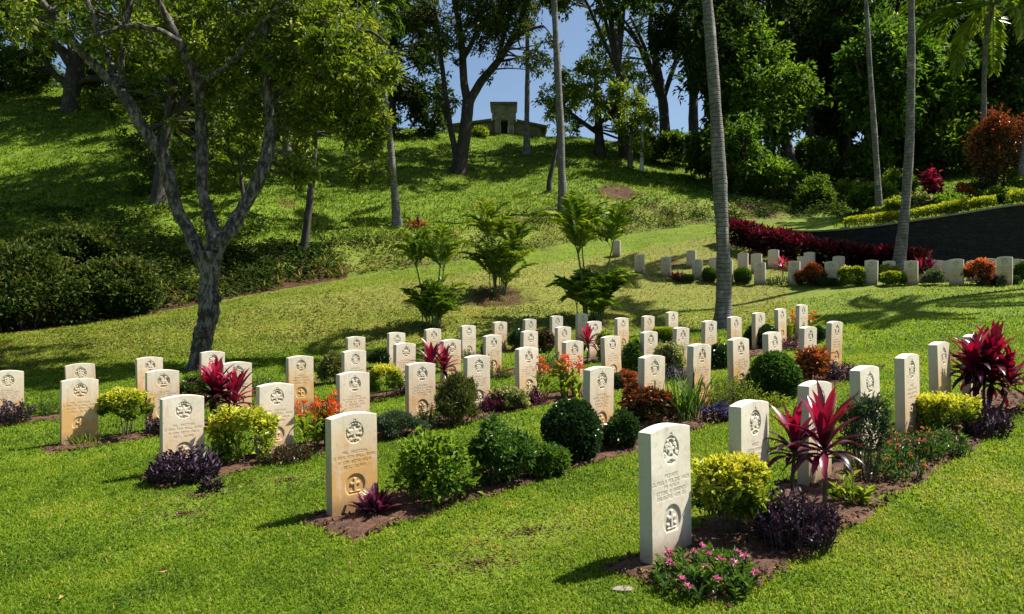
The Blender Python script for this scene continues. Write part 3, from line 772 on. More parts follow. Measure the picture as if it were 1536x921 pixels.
# ------------------------------------------------------------------ grass
def grass_field(name, X, Y, Lm, Wm, mat, lean=(.25, 1.2), tshift=0.0, label=''):
    n = len(X); Z = Hraw(X, Y)
    az = rng.uniform(0, 2*np.pi, n); th = rng.uniform(lean[0], lean[1], n)
    L = Lm * rng.uniform(.55, 1.25, n); W = Wm * rng.uniform(.7, 1.3, n)
    D = np.stack([np.cos(az)*np.sin(th), np.sin(az)*np.sin(th), np.cos(th)], 1)
    D2 = unit(D + np.array([0, 0, -1.0]) * rng.uniform(.1, .8, n)[:, None])
    S = np.stack([-np.sin(az), np.cos(az), 0*az], 1)
    B = np.stack([X, Y, Z-.006], 1)
    mid = B + D*(L*.55)[:, None]; tip = mid + D2*(L*.45)[:, None]
    hw = (W*.5)[:, None]
    V = np.stack([B-S*hw*.7, B+S*hw*.7, mid+S*hw, mid-S*hw, tip], 1).reshape(-1, 3)
    k = np.arange(n)[:, None]*5
    big = fbm(X*.8, Y*.8, 51); sm = fbm(X*4, Y*4, 55)
    c = np.clip(.36 + tshift + np.clip(X/np.maximum(Y, 3)*.13, -.12, .07)*(mat == 'grass') + (big-.5)*.7 + (sm-.5)*.6 + rng.normal(0, .15, n), 0, .93)
    c = np.where((fbm(X*.55, Y*.55, 57) > .60) & (rng.random(n) < .5), np.clip(c+.22, 0, .97), c)
    c = np.where(rng.random(n) < .035, rng.uniform(.9, 1, n), c)
    o = link(name, mkmesh(name, V, k+[0, 1, 2, 3], k+[3, 2, 4], np.repeat(c, 5)), M[mat])
    tag(o, label, 'grass', None, 'stuff')
    return o
def frustum_pts(d0, d1, n, margin=60, pmin=None, pmax=None):
    a = -margin if pmin is None else pmin; b = 1536+margin if pmax is None else pmax
    d = np.sqrt(rng.uniform(d0*d0, d1*d1, n)); px = rng.uniform(a, b, n)
    return (px-CX)/F*d, d
WEED = [hit(795, 800), hit(275, 772), hit(430, 722), hit(720, 850), hit(300, 745), hit(900, 460)]
for (d0, d1, nn, L, W) in ((2.3, 5.0, 170000, .038, .0062), (5.0, 8.5, 200000, .042, .0085), (8.5, 15, 200000, .05, .013), (15, 24, 110000, .07, .026)):
    x, y = frustum_pts(d0, d1, nn)
    keep = ~bed_inside(x, y, -.05+.06*(rng.random(len(x)) < .5)*(vnoise(x*7, y*7, 9)-.3))
    kk, _ = knots(CX + F*x/y)
    keep &= y < kk[:, 4]
    thin = np.ones(len(x))
    for w in WEED:
        q = np.hypot(x-w[0], y-w[1])
        thin = np.minimum(thin, np.clip((q-.05)/.5 + .15*rng.random(len(x)), 0, 1))
    keep &= rng.random(len(x)) < np.clip(thin, .35, 1)
    bare = (y > kk[:, 0]) & (rng.random(len(x)) < .45)
    keep &= ~bare
    grass_field('lawn_grass', x[keep], y[keep], L, W, 'grass', label='short green lawn grass covering the slope between the rows')
# low weeds in the worn patches of the lawn
mb = MB()
for w in WEED[:5]:
    nn = 260
    a = rng.uniform(0, 6.28, nn); q = np.abs(rng.normal(0, .28, nn))
    x = w[0] + np.cos(a)*q*1.7; y = w[1] + np.sin(a)*q*.8
    P = np.stack([x, y, Hraw(x, y)+.012], 1)
    az = rng.uniform(0, 6.28, nn)
    leaves(mb, P, np.stack([np.cos(az), np.sin(az), rng.uniform(.1, .6, nn)], 1), rng.uniform(.018, .045, nn), rng.uniform(.008, .018, nn), .2, rng.uniform(.0, .9, nn))
tag(mb.build('lawn_weeds', M['litter']), 'dark brownish weeds in worn patches of the lawn', 'weeds', None, 'stuff')
# rough grass on the hill
for (pa, pb, nn, L, W) in ((-60, 1250, 190000, .17, .045), (1250, 1600, 30000, .14, .05)):
    px = rng.uniform(pa, pb, nn); kk, _ = knots(px)
    u = rng.random(nn) ** .8
    lo, hi = kk[:, 6]-.2, kk[:, 11]+4
    if pa > 1000: lo = kk[:, 4]+.6
    d = lo + (hi-lo)*u
    x = (px-CX)/F*d
    face = (d > kk[:, 6]) & (d < kk[:, 7])
    keep = rng.random(nn) < np.where(face & (px < 1230), .5, .95)
    b = hit(928, 290); keep &= np.hypot(x-b[0], d-b[1]) > 2.6*fbm(x*1.1, d*1.1, 35)+.3*rng.random(nn)
    keep &= ~((px > 1120) & (px < 1240) & (d < kk[:, 8]) & (rng.random(nn) < .75))
    grass_field('hill_grass', x[keep], d[keep], L, W, 'rough_grass', (.2, 1.1), .06, 'rough unmown grass covering the hillside')
px = rng.uniform(-60, 1180, 90000); kk, _ = knots(px); d = kk[:, 0]-1+(kk[:, 5]-.2-kk[:, 0]+1)*rng.random(90000)
grass_field('bank_grass', (px-CX)/F*d, d, .075, .022, 'dry_grass', (.3, 1.3), 0, 'short dry yellowish grass on the mown bank')
px = rng.uniform(-60, 1180, 6000); kk, _ = knots(px); d = kk[:, 0]+(kk[:, 4]-kk[:, 0])*rng.random(6000)
x = (px-CX)/F*d; k = rng.random(6000) < (fbm(x*.5, d*.5, 63)-.25)*1.6; x = x[k]; d = d[k]
mb = MB(); az = rng.uniform(0, 6.28, len(x))
leaves(mb, np.stack([x, d, Hraw(x, d)+.03], 1), np.stack([np.cos(az), np.sin(az), rng.uniform(-.1, .4, len(x))], 1), rng.uniform(.06, .13, len(x)), rng.uniform(.03, .06, len(x)), .2, rng.random(len(x)))
tag(mb.build('leaf_litter', M['litter']), 'scattered dead brown leaves on the mown bank', 'leaf litter', None, 'stuff')
# leafy ground cover over the lower bank
mb = MB()
def cover(pa, pb, ka, kb, nn, L, cl=260):
    cpx = rng.uniform(pa, pb, cl); kk, _ = knots(cpx); u = rng.random(cl)
    cd = kk[:, ka] + (kk[:, kb]-kk[:, ka])*u
    cxp = (cpx-CX)/F*cd
    k = rng.integers(0, cl, nn)
    x = cxp[k] + rng.normal(0, .38, nn); y = cd[k] + rng.normal(0, .32, nn)
    hh = np.abs(rng.normal(0, .14, nn))*(.4+2.2*rng.random(cl)[k]**2) + .03
    P = np.stack([x, y, Hraw(x, y)+hh], 1)
    az = rng.uniform(0, 6.28, nn)
    D = np.stack([np.cos(az)*.8, np.sin(az)*.8-.35, rng.uniform(-.15, .75, nn)], 1)
    LL = L*rng.uniform(.6, 1.3, nn)
    leaves(mb, P, D, LL, LL*.5, .15, np.clip(rng.normal(.40, .18, nn) + (rng.random(cl)[k]-.5)*.5 + (fbm(x*.9, y*.9, 61)-.5)*.8, 0, 1))
cover(-40, 290, 6, 7, 9000, .17, 70); cover(290, 500, 6, 7, 5500, .17, 40); cover(-40, 420, 7, 8, 3500, .16, 60)
cover(500, 860, 6, 7, 2600, .14, 40); cover(860, 1060, 6, 7, 2600, .14, 40); cover(1080, 1260, 6, 8, 3500, .2, 60)
tag(mb.build('ground_cover', M['cover_leaf']), 'dark leafy ground cover on the steep bank below the hillside', 'ground cover', None, 'stuff')

mb = MB()
for _ in range(420):                                  # coarse weeds and dead stalks on the bank
    px = rng.uniform(-60, 1050); kk, _z = knots(px); d = kk[6]+(kk[8]-kk[6])*rng.random()**1.6; x = (px-CX)/F*d; z = H(x, d)
    for j in range(7):
        strap(mb, (x, d, z), rng.uniform(0, 6.28), R(rng.uniform(40, 88)), rng.uniform(.2, .6), .035, R(70), rng.uniform(0, 1), 3, .2)
tag(mb.build('bank_weeds', M['dry_grass'], None, True), 'coarse straw-tipped weeds on the steep bank', 'weeds', None, 'stuff')
# clods, chips of bark and dead leaves on the planted beds
mb = MB(); ml = MB()
for p0, s0, s1, bk, fr, r in BEDS:
    n_ = int((s1-s0)*{1: 420, 2: 330, 3: 170, 4: 120, 5: 70}[r])
    S = rng.uniform(s0, s1, n_); W_ = rng.uniform(-bk, fr+.05, n_)
    X = p0[0]+S*UX+W_*FX; Y = p0[1]+S*UY+W_*FY; Z = Hraw(X, Y)+.022
    for k in range(n_):
        q = rng.uniform(.006, .022)*(1 if r < 3 else 1.3); o_ = rng.normal(0, .25, (6, 3))
        V = (np.array([[1,0,0],[0,1,0],[-1,0,0],[0,-1,0],[0,0,.8],[0,0,-.8]])+o_)*q+[X[k], Y[k], Z[k]]
        mb.add(V, None, [[0,1,4],[1,2,4],[2,3,4],[3,0,4],[1,0,5],[2,1,5],[3,2,5],[0,3,5]])
    k = rng.random(n_) < .22; az = rng.uniform(0, 6.28, k.sum())
    leaves(ml, np.stack([X[k], Y[k], Z[k]+.012], 1), np.stack([np.cos(az), np.sin(az), rng.uniform(-.1, .3, k.sum())], 1), rng.uniform(.025, .06, k.sum()), rng.uniform(.01, .025, k.sum()), .2, rng.random(k.sum()))
tag(mb.build('soil_clods', SOIL), 'crumbs and clods of brown earth on the planted beds', 'soil', None, 'stuff')
tag(ml.build('bed_litter', M['litter']), 'small dead leaves lying on the planted beds', 'leaf litter', None, 'stuff')

# ------------------------------------------------------------------ shrubs and flowers
def ell_leaves(mb, c, rx, ry, rz, n, L, W, tint=(.5, .18), top=.0, shell=.55, flat=0.0, box=False, droop=.15, out=.8, lump=.18, sd=0):
    """leaves through the outer layer of a lumpy ellipsoid (or clipped block)"""
    v = unit(rng.normal(0, 1, (n, 3)))
    v[:, 2] = np.where(v[:, 2] < -.75, -v[:, 2], v[:, 2])
    if box:
        v = v / (np.max(np.abs(v), axis=1, keepdims=True)) ; v *= np.linalg.norm(v, axis=1, keepdims=True)**-.15
    rr = shell + (1-shell)*rng.random(n)**.6
    lm = 1 + lump*2*(fbm(v[:, 0]*2.1+sd, v[:, 1]*2.1+v[:, 2]*1.7+sd*3, 71)-.5)
    P = np.array(c) + v*rr[:, None]*lm[:, None]*np.array([rx, ry, rz])
    D = unit(v*out + rng.normal(0, .55, (n, 3)) + np.array([0, 0, .25-flat]))
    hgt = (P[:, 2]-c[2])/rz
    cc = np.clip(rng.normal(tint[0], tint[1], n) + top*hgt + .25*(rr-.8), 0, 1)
    LL = L*rng.uniform(.65, 1.25, n)
    leaves(mb, P-D*LL[:, None]*.4, D, LL, W/L*LL, .22, cc, droop)

def bush_leaves(mb, c, rx, ry, rz, n, L, W, tint=(.5, .18), top=.0, nb=20, droop=.15, flat=0., shoot=.08, sq=0):
    """lumpy bush: leaves round many leafy shoots that make up the crown"""
    v = unit(rng.normal(0, 1, (nb, 3))); v[:, 2] = np.where(v[:, 2] < -.6, -v[:, 2], v[:, 2])
    q = rng.uniform(.45, .82, nb)[:, None]
    B = v*q; br = rng.uniform(.24, .42, nb)
    k = rng.integers(0, nb, n); u = unit(rng.normal(0, 1, (n, 3)) + v[k]*.7)
    rr = br[k]*(.35+.75*rng.random(n)**.6); rr = np.where(rng.random(n) < shoot, rr*rng.uniform(1.2, 1.6, n), rr)
    P0 = B[k] + u*rr[:, None]
    if sq: P0 = np.sign(P0)*np.abs(P0)**sq
    P0[:, 2] = np.maximum(P0[:, 2], -1.02)
    P = np.array(c) + P0*np.array([rx, ry, rz])
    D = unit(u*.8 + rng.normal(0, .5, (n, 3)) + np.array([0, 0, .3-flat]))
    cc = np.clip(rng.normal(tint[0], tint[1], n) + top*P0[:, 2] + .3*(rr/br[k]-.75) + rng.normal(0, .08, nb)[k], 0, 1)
    LL = L*rng.uniform(.6, 1.3, n)
    leaves(mb, P-D*LL[:, None]*.35, D, LL, W/L*LL, .22, cc, droop)

def stems(mb, base, c, rx, rz, n, r, spread=.25):
    for k in range(n):
        a = rng.uniform(0, 6.28)
        b = np.array(base) + np.array([math.cos(a), math.sin(a), 0])*rx*spread*rng.random() - np.array([0, 0, .03])
        e = np.array(c) + np.array([math.cos(a)*rx*.7*rng.random(), math.sin(a)*rx*.7*rng.random(), rz*rng.uniform(-.3, .6)])
        mid = (b+e)/2 + rng.normal(0, rx*.08, 3)
        mb.tube(np.array([b, mid, e]), [r, r*.8, r*.4], 5)

def petals(mb, P, size, n=5, tilt=.5, c=.5):
    for p in P:
        a0 = rng.uniform(0, 6.28); k = np.arange(n)*2*np.pi/n + a0
        D = np.stack([np.cos(k), np.sin(k), np.full(n, tilt)], 1)
        leaves(mb, np.repeat([p], n, 0), D, size*rng.uniform(.8, 1.2), size*.75, .15, np.clip(c+rng.normal(0, .25, n), 0, 1))

PLANTS = []
def shrub(name, label, cat, px, py, w, h, mat, L=.06, W=.03, stem_h=.0, tint=(.5, .18), top=0., box=False, fill=1.0, nst=7, stem_mat='twig', shell=.5, flowers=None, flat=0., out=.8, lump=.18, group=None, pos=None, droop=.15):
    p = hit(px, py) if pos is None else np.array(pos)
    k = p[1]/F
    wm, hm = w*k, h*k
    root = empty(name, tuple(p))
    tag(root, label, cat, group)
    rx = wm*.5; rz = hm*(1-stem_h)*.5; c = np.array([0, 0, hm*stem_h + rz])
    if stem_h < .12: rz = hm*.56; c = np.array([0, 0, hm-rz])
    area = 4*np.pi*((rx*rx)**1.6/1 + 2*(rx*rz)**1.6)**(1/1.6)/3**(1/1.6)
    n = int(np.clip(fill*3.3*area/(L*W*.5), 120, 9000))
    mb = MB()
    if cat == 'shrub' and 'clip' in name and lump < .14 or box:
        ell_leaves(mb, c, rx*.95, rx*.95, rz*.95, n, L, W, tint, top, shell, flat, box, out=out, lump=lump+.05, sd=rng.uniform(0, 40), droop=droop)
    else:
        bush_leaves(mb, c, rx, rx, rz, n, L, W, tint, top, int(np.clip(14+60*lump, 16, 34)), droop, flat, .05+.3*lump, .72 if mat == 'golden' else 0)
    mb.V = [v for v in mb.V]
    o = mb.build('foliage', M[mat], root)
    if nst:
        near = True
        ms = MB()
        for q in range(nst):
            if near: ms = MB()
            stems(ms, (0, 0, 0), c, rx, rz, 1, max(.006, .012*hm), .25)
            if near: ms.build('stem', M[stem_mat], root)
        if not near: ms.build('stem', M[stem_mat], root)
    if flowers:
        fm, fn, fs = flowers
        mf = MB(); v = unit(rng.normal(0, 1, (fn, 3))); v[:, 2] = np.abs(v[:, 2])
        P = c + v*np.array([rx, rx, rz])*rng.uniform(.9, 1.08, (fn, 1))
        petals(mf, P, fs, 6)
        mf.build('blossom', M[fm], root)
    return root

def clump_low(name, label, cat, px, py, w, h, mat, L=.08, W=.03, n=None, tint=(.45, .2), flowers=None, stemmy=.6, group=None):
    """low spreading plant: many short upright shoots with leaves along each"""
    p = hit(px, py); k = p[1]/F; wm, hm = w*k, h*k
    root = empty(name, tuple(p)); tag(root, label, cat, group)
    rx = wm*.5; ry = min(rx, .45 if rx > .25 else rx)
    mb = MB(); ns = int(n or np.clip(wm*wm*.7/.0022, 22, 150)); tips = []; ms = MB()
    for s in range(ns):
        a = rng.uniform(0, 6.28); q = math.sqrt(rng.random())
        b = np.array([math.cos(a)*rx*q*.9, math.sin(a)*ry*q*.9, 0]); b[2] = H(p[0]+b[0], p[1]+b[1])-p[2]
        hh = hm*(1-.55*q*q)*rng.uniform(.65, 1.1)
        e = b + np.array([math.cos(a)*hh*.35*q, math.sin(a)*hh*.35*q, hh])
        m_ = 9
        t = np.linspace(.2, 1, m_)
        P = b + (e-b)*t[:, None]
        az = rng.uniform(0, 6.28, m_)
        D = np.stack([np.cos(az), np.sin(az), .35+.8*t], 1)
        leaves(mb, P, D, L*rng.uniform(.7, 1.2, m_), W*rng.uniform(.8, 1.2, m_), .2, np.clip(rng.normal(tint[0], tint[1], m_)+.25*(t-.5), 0, 1))
        ms.tube(np.array([b-[0, 0, .02], e]), [.004, .002], 4, cap=False)
        tips.append(e)
    mb.build('foliage', M[mat], root)
    ms.build('stem', M['twig'], root)
    if flowers:
        fm, fn, fs = flowers; mf = MB(); tips = np.array(tips)
        sel = tips[rng.choice(len(tips), min(fn, len(tips)), replace=False)] + np.array([0, 0, hm*.06])
        for q in sel:
            nn = 16; v = unit(rng.normal(0, 1, (nn, 3))); v[:, 2] = np.abs(v[:, 2])*.9
            leaves(mf, q+v*fs*.25, v, fs, fs*.6, .2, np.clip(rng.normal(.5, .3, nn), 0, 1))
        mf.build('blossom', M[fm], root)
    return root

def cordyline(label, px, py, w, h, heads=1, group='red cordylines', n=26, mat='cordy', tint=.62, name='cordyline'):
    p = hit(px, py); k = p[1]/F; wm, hm = w*k, h*k
    root = empty(name, tuple(p)); tag(root, label, 'cordyline', group)
    ms = MB(); mb = MB()
    for q in range(heads):
        off = np.array([rng.uniform(-.28, .28), rng.uniform(-.2, .2), 0])*wm if heads > 1 else np.zeros(3)
        top = np.array([off[0]*1.15, off[1]*1.15, hm*(rng.uniform(.38, .62) if heads > 1 else .50)])
        ms = MB(); ms.tube(np.array([off*.6-[0, 0, .04], (off*.7+top)/2+rng.normal(0, .012, 3), top]), [.017, .014, .011], 7)
        ms.build('stem', M['twig'], root)
        for i in range(n):
            u = i/n
            az = i*2.4 + rng.normal(0, .25); el = R(88) - u*R(92) + rng.normal(0, .16)
            L = min(wm*.6, hm*.55)*rng.uniform(.75, 1.08)*(1 if u < .75 else .85)
            b = top + np.array([math.cos(az)*.012, math.sin(az)*.012, .05-.26*hm*.55*u])
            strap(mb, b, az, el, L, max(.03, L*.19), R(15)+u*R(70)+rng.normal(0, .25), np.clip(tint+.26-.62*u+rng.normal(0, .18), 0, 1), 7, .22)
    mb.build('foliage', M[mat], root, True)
    return root

def rosette(label, px, py, w, h, mat='rhoeo', n=70, name='rosette_plant'):
    p = hit(px, py); k = p[1]/F; wm, hm = w*k, h*k
    root = link(name, bpy.data.meshes.new('tmp'), None)
    bpy.data.objects.remove(root)
    mb = MB()
    for q in range(5):
        o = np.array([rng.uniform(-.26, .26)*wm, rng.uniform(-.2, .2)*wm, .0]) if q else np.zeros(3)
        for i in range(n//5*2 if q == 0 else n//5):
            az = i*2.4+q; u = rng.random()
            strap(mb, o+np.array([0, 0, .02]), az, R(82)-u*R(60), min(hm*1.05, wm*.5)*rng.uniform(.75, 1.05), hm*.13, R(10)+R(30)*u, rng.uniform(.15, 1), 4, .3)
    ob = mb.build(name, M[mat], None, True); ob.location = tuple(p)
    tag(ob, label, 'plant')
    return ob

def canna(label, px, py, w, h, n=9, fl='flower_orange', leafm='lime', group='orange cannas'):
    p = hit(px, py); k = p[1]/F; wm, hm = w*k, h*k
    root = empty('canna', tuple(p)); tag(root, label, 'canna', group)
    mb = MB(); mf = MB(); ms = MB()
    for s in range(n):
        b = np.array([rng.uniform(-.5, .5)*wm*.9, rng.uniform(-.25, .25)*wm, 0]); hh = hm*rng.uniform(.72, 1.05)
        e = b + np.array([rng.normal(0, .03), rng.normal(0, .03), hh])
        ms.tube(np.array([b-[0, 0, .03], (b+e)/2, e]), [.007, .006, .004], 5)
        for j in range(7):
            strap(mb, b+(e-b)*(.04+.08*j), rng.uniform(0, 6.28), R(rng.uniform(45, 78)), hm*.48*rng.uniform(.7, 1.1), hm*.10, R(55), rng.uniform(.2, 1), 5, .2)
        for j in range(8):
            q = b+(e-b)*rng.uniform(.68, 1.08)+rng.normal(0, .045*hm, 3)
            nn = 5; v = unit(rng.normal(0, 1, (nn, 3))+np.array([0, 0, .5]))
            leaves(mf, np.repeat([q], nn, 0), v, hm*.085, hm*.035, .2, rng.uniform(.0, 1, nn))
    ms.build('stem', M['green_stem'], root); mb.build('foliage', M[leafm], root, True); mf.build('blossom', M[fl], root)
    return root

def grassy(label, px, py, w, h, n=60, mat='green', name='strap_leaved_plant', cat='plant'):
    p = hit(px, py); k = p[1]/F; wm, hm = w*k, h*k
    mb = MB()
    for s in range(n):
        b = np.array([rng.normal(0, .3)*wm*.6, rng.normal(0, .25)*wm*.6, 0])
        b[2] = H(p[0]+b[0], p[1]+b[1])-p[2]
        strap(mb, b, rng.uniform(0, 6.28), R(rng.uniform(62, 88)), hm*rng.uniform(.5, 1.15), max(.008, hm*.035), R(rng.uniform(5, 70)), rng.uniform(.1, .9), 5, .2)
    ob = mb.build(name, M[mat], None, True); ob.location = tuple(p)
    tag(ob, label, cat); return ob

# --- nearest bed
clump_low('flowering_plant', 'low green plant with round pink flowers beside the nearest headstone', 'flowers', 1058, 878, 160, 44, 'green', .06, .018, 110, (.62, .2), ('flower_pink', 17, .028))
shrub('golden_shrub', 'large golden-leaved shrub on bare stems behind the nearest headstone', 'shrub', 1100, 805, 126, 118, 'golden', .05, .026, .16, (.42, .14), .40, fill=.95, nst=16, shell=.45, lump=.15, group='golden shrubs')
clump_low('purple_plant', 'dark purple bushy plant beneath the two tall red cordylines', 'plant', 1192, 818, 112, 80, 'purple', .062, .022, 120, (.5, .22))
cordyline('left one of the two tall red cordylines beside dark purple leaves', 1192, 760, 122, 172, n=26, tint=.38)
cordyline('tall bright red cordyline over the dark purple plant, its stem bare', 1236, 768, 150, 192, n=32, tint=.56)
clump_low('leafy_plant', 'small bright green leafy plant on bare earth right of the tall cordylines', 'plant', 1281, 757, 46, 40, 'lime', .085, .03, 12)
shrub('slender_shrub', 'slender shrub with narrow dark leaves in front of a headstone', 'shrub', 1302, 728, 78, 130, 'grey', .075, .014, .25, (.35, .2), fill=.28, nst=9, shell=.15, out=.6, flat=-.3, lump=.3)
clump_low('flowering_plant', 'orange and yellow flowered low plant on the bare earth at right', 'flowers', 1326, 716, 108, 48, 'green', .045, .02, 90, (.5, .2), ('flower_orange', 22, .016))
clump_low('flowering_plant', 'coral red flowered low plant below the narrow-looking headstone', 'flowers', 1366, 690, 88, 46, 'green', .045, .018, 80, (.4, .2), ('flower_red', 26, .016))
clump_low('flowering_plant', 'green low plant with a few pinkish flowers below the far golden bush', 'flowers', 1416, 682, 72, 40, 'green', .045, .018, 80, (.55, .2), ('flower_pink', 6, .013))
shrub('golden_shrub', 'golden shrub in the nearest bed left of the big red cordyline clump', 'shrub', 1421, 652, 82, 62, 'golden', .05, .026, .05, (.42, .14), .42, fill=.75, group='golden shrubs')
clump_low('purple_plant', 'dark purple low plant at the foot of the big red cordyline clump', 'plant', 1478, 654, 60, 44, 'purple', .062, .022, 70, (.5, .22))
cordyline('big many-headed red cordyline clump near the right edge', 1472, 618, 100, 118, heads=8, n=22, tint=.46)
# --- second bed
rosette('purple striped rosette plant at the foot of the orange-stained headstone', 564, 774, 92, 56)
shrub('leafy_shrub', 'loose bright green shrub right of the purple rosette', 'shrub', 659, 752, 114, 104, 'tree_c', .062, .03, .04, (.62, .18), .15, fill=.60, shell=.25, lump=.3)
shrub('leafy_shrub', 'dense mid green shrub between the loose bright one and the round dark one', 'shrub', 750, 726, 94, 98, 'green', .055, .026, .04, (.5, .18), .1, fill=.8, shell=.4, lump=.22)
shrub('leafy_shrub', 'small light green bush in front of the round dark clipped bush', 'shrub', 818, 712, 72, 46, 'green', .05, .018, .04, (.7, .15), fill=.8, shell=.3)
shrub('clipped_bush', 'round dark clipped bush with glossy leaves in the second row', 'shrub', 858, 690, 96, 94, 'dark', .042, .024, .0, (.5, .18), fill=1.15, lump=.08, group='clipped dark bushes')
shrub('clipped_bush', 'small dark bush just right of the round dark clipped bush', 'shrub', 930, 673, 58, 52, 'dark', .045, .016, .0, (.62, .18), fill=1, lump=.15)
shrub('croton', 'dark croton with orange top leaves in the second row', 'croton', 968, 640, 86, 62, 'croton', .075, .030, .0, (.30, .17), .40, fill=.85, lump=.22)
grassy('tall strap-leaved green plant around the rust-streaked headstone', 1030, 632, 62, 80, 75, 'green')
clump_low('flowering_plant', 'mound of blue flowers right of the strap-leaved plant', 'flowers', 1074, 633, 42, 28, 'purple', .05, .02, 40, (.4, .2), ('flower_blue', 34, .020))
clump_low('feathery_plant', 'feathery light green plant left of the large leafy dark bush', 'plant', 1098, 610, 78, 48, 'lime', .055, .012, 100, (.4, .2))
shrub('clipped_bush', 'large leafy dark bush in the second row, orange leaves at its side', 'shrub', 1163, 597, 78, 72, 'green', .055, .026, .0, (.45, .18), .12, fill=1.0, lump=.12)
clump_low('leafy_plant', 'low yellow-green plant in front of the large leafy dark bush', 'plant', 1158, 607, 60, 16, 'lime', .05, .014, 50)
shrub('croton', 'pink and bronze croton left of the lone far headstone', 'croton', 1217, 575, 54, 54, 'orange_croton', .085, .026, .0, (.36, .22), .22, fill=.6, shell=.25, lump=.35)
clump_low('purple_plant', 'dark purple plant beneath the lone far headstone', 'plant', 1257, 570, 54, 26, 'purple', .062, .022, 60, (.5, .22))
# --- third bed
clump_low('purple_plant', 'spreading dark purple plant at the near left end of the third row', 'plant', 278, 720, 98, 46, 'purple', .075, .026, 130, (.5, .22))
clump_low('purple_plant', 'small stray purple plant in the grass before the third row', 'plant', 316, 738, 28, 20, 'purple', .06, .02, 16, (.55, .2))
shrub('golden_shrub', 'round golden-green shrub near the left end of the third row', 'shrub', 365, 692, 88, 82, 'golden', .06, .034, .06, (.48, .16), .26, fill=.72, lump=.1, group='golden shrubs')
clump_low('leafy_plant', 'low dull reddish plant right of the round golden-green shrub', 'plant', 434, 692, 72, 24, 'bronze', .05, .018, 80, (.4, .2))
canna('orange cannas left of the orange-stained headstone', 474, 672, 74, 78, 11)
canna('red cannas behind the orange-stained headstone', 522, 650, 48, 68, 6, 'flower_red')
shrub('grey_shrub', 'low grey-green shrub right of the orange-stained headstone', 'shrub', 598, 656, 74, 38, 'grey', .045, .011, .0, (.55, .18), fill=1, lump=.12)
clump_low('leafy_plant', 'pink-flecked low plant between grey-green and olive shrubs', 'plant', 645, 642, 44, 34, 'varieg', .05, .018, 60, (.45, .25), ('flower_red', 9, .013))
shrub('wispy_shrub', 'wispy olive shrub with fine upright leaves in the third row', 'shrub', 690, 636, 66, 70, 'olive', .07, .008, .0, (.5, .2), fill=.8, shell=.1, flat=-.9, out=.5, lump=.25)
clump_low('purple_plant', 'purple spiky plant right of the wispy olive shrub', 'plant', 742, 618, 44, 28, 'rhoeo', .09, .018, 40, (.4, .25), ('flower_red', 4, .014))
shrub('variegated_shrub', 'cream-edged low shrub in front of a third row headstone', 'shrub', 766, 614, 62, 34, 'varieg', .045, .02, .0, (.55, .2), fill=.95, lump=.15)
clump_low('leafy_plant', 'pinkish low plant right of the cream-edged shrub', 'plant', 805, 606, 34, 24, 'rhoeo', .06, .02, 40, (.6, .2))
canna('orange-red cannas above bright leaves in the middle of the third row', 838, 600, 76, 62, 12, 'flower_orange', 'lime')
shrub('clipped_bush', 'small blue-green bush behind the round dark clipped bush', 'shrub', 925, 583, 30, 24, 'grey', .04, .018, .0, (.3, .18), fill=1)
shrub('croton', 'pinkish-topped low croton behind the small dark bush', 'croton', 938, 581, 38, 26, 'orange_croton', .06, .024, .0, (.35, .15), .35, fill=1)
shrub('leafy_shrub', 'upright green shrub between two third row headstones', 'shrub', 948, 564, 36, 54, 'green', .06, .018, .0, (.55, .2), fill=.8, shell=.2, lump=.3)
shrub('variegated_shrub', 'round cream-variegated shrub beside blue flowers', 'shrub', 1006, 562, 50, 46, 'varieg', .05, .022, .0, (.58, .2), fill=.95, lump=.14)
clump_low('flowering_plant', 'low blue-violet flowers in front of the round variegated shrub', 'flowers', 1010, 570, 44, 18, 'purple', .045, .018, 50, (.4, .2), ('flower_blue', 36, .017))
shrub('leafy_shrub', 'low dark green bush right of the blue-violet flowers', 'shrub', 1078, 552, 40, 36, 'dark', .05, .026, .0, (.5, .2), fill=1, lump=.2)
shrub('clipped_bush', 'dark round bush left of the pale yellow-green shrub at the back', 'shrub', 1142, 522, 52, 38, 'dark', .05, .026, .0, (.45, .2), fill=1, lump=.12)
shrub('leafy_shrub', 'pale yellow-green shrub between the back dark bush and cannas', 'shrub', 1168, 512, 42, 30, 'golden', .055, .02, .0, (.55, .2), fill=.8, lump=.25)
canna('orange cannas at the far right end of the third row', 1203, 506, 44, 44, 8)
clump_low('leafy_plant', 'reddish low plant below the far right cannas', 'plant', 1190, 524, 42, 20, 'rhoeo', .06, .022, 50, (.4, .25))
shrub('clipped_bush', 'tiny dark bush at the far right end of the third row', 'shrub', 1228, 514, 24, 24, 'dark', .05, .024, .0, (.5, .2), fill=1)
# --- fourth bed
shrub('golden_shrub', 'golden shrub like a small tree on bare stems at far left', 'shrub', 190, 656, 68, 72, 'golden', .055, .028, .36, (.44, .14), .38, fill=.8, nst=7, shell=.4, lump=.12, group='golden shrubs')
grassy('tuft of grass at the foot of the ochre-stained headstone', 126, 668, 62, 22, 120, 'lime', 'grass_tuft', 'grass tuft')
COL.objects['grass_tuft']['kind'] = 'stuff'
clump_low('purple_plant', 'small purple plant beside the headstone right of the stemmed golden bush', 'plant', 238, 652, 30, 34, 'purple', .065, .022, 34, (.5, .2))
cordyline('red cordyline in front of a fourth row headstone at left', 326, 644, 96, 102, heads=3, n=28, tint=.58)
shrub('leafy_shrub', 'dark leafy shrub behind the red cordyline at left', 'shrub', 296, 612, 50, 50, 'green', .06, .03, .0, (.4, .2), fill=.7, lump=.3)
shrub('leafy_shrub', 'small light leafy shrub left of three stacked-looking headstones', 'shrub', 498, 576, 44, 46, 'olive', .075, .03, .0, (.55, .2), fill=.55, shell=.2, lump=.3)
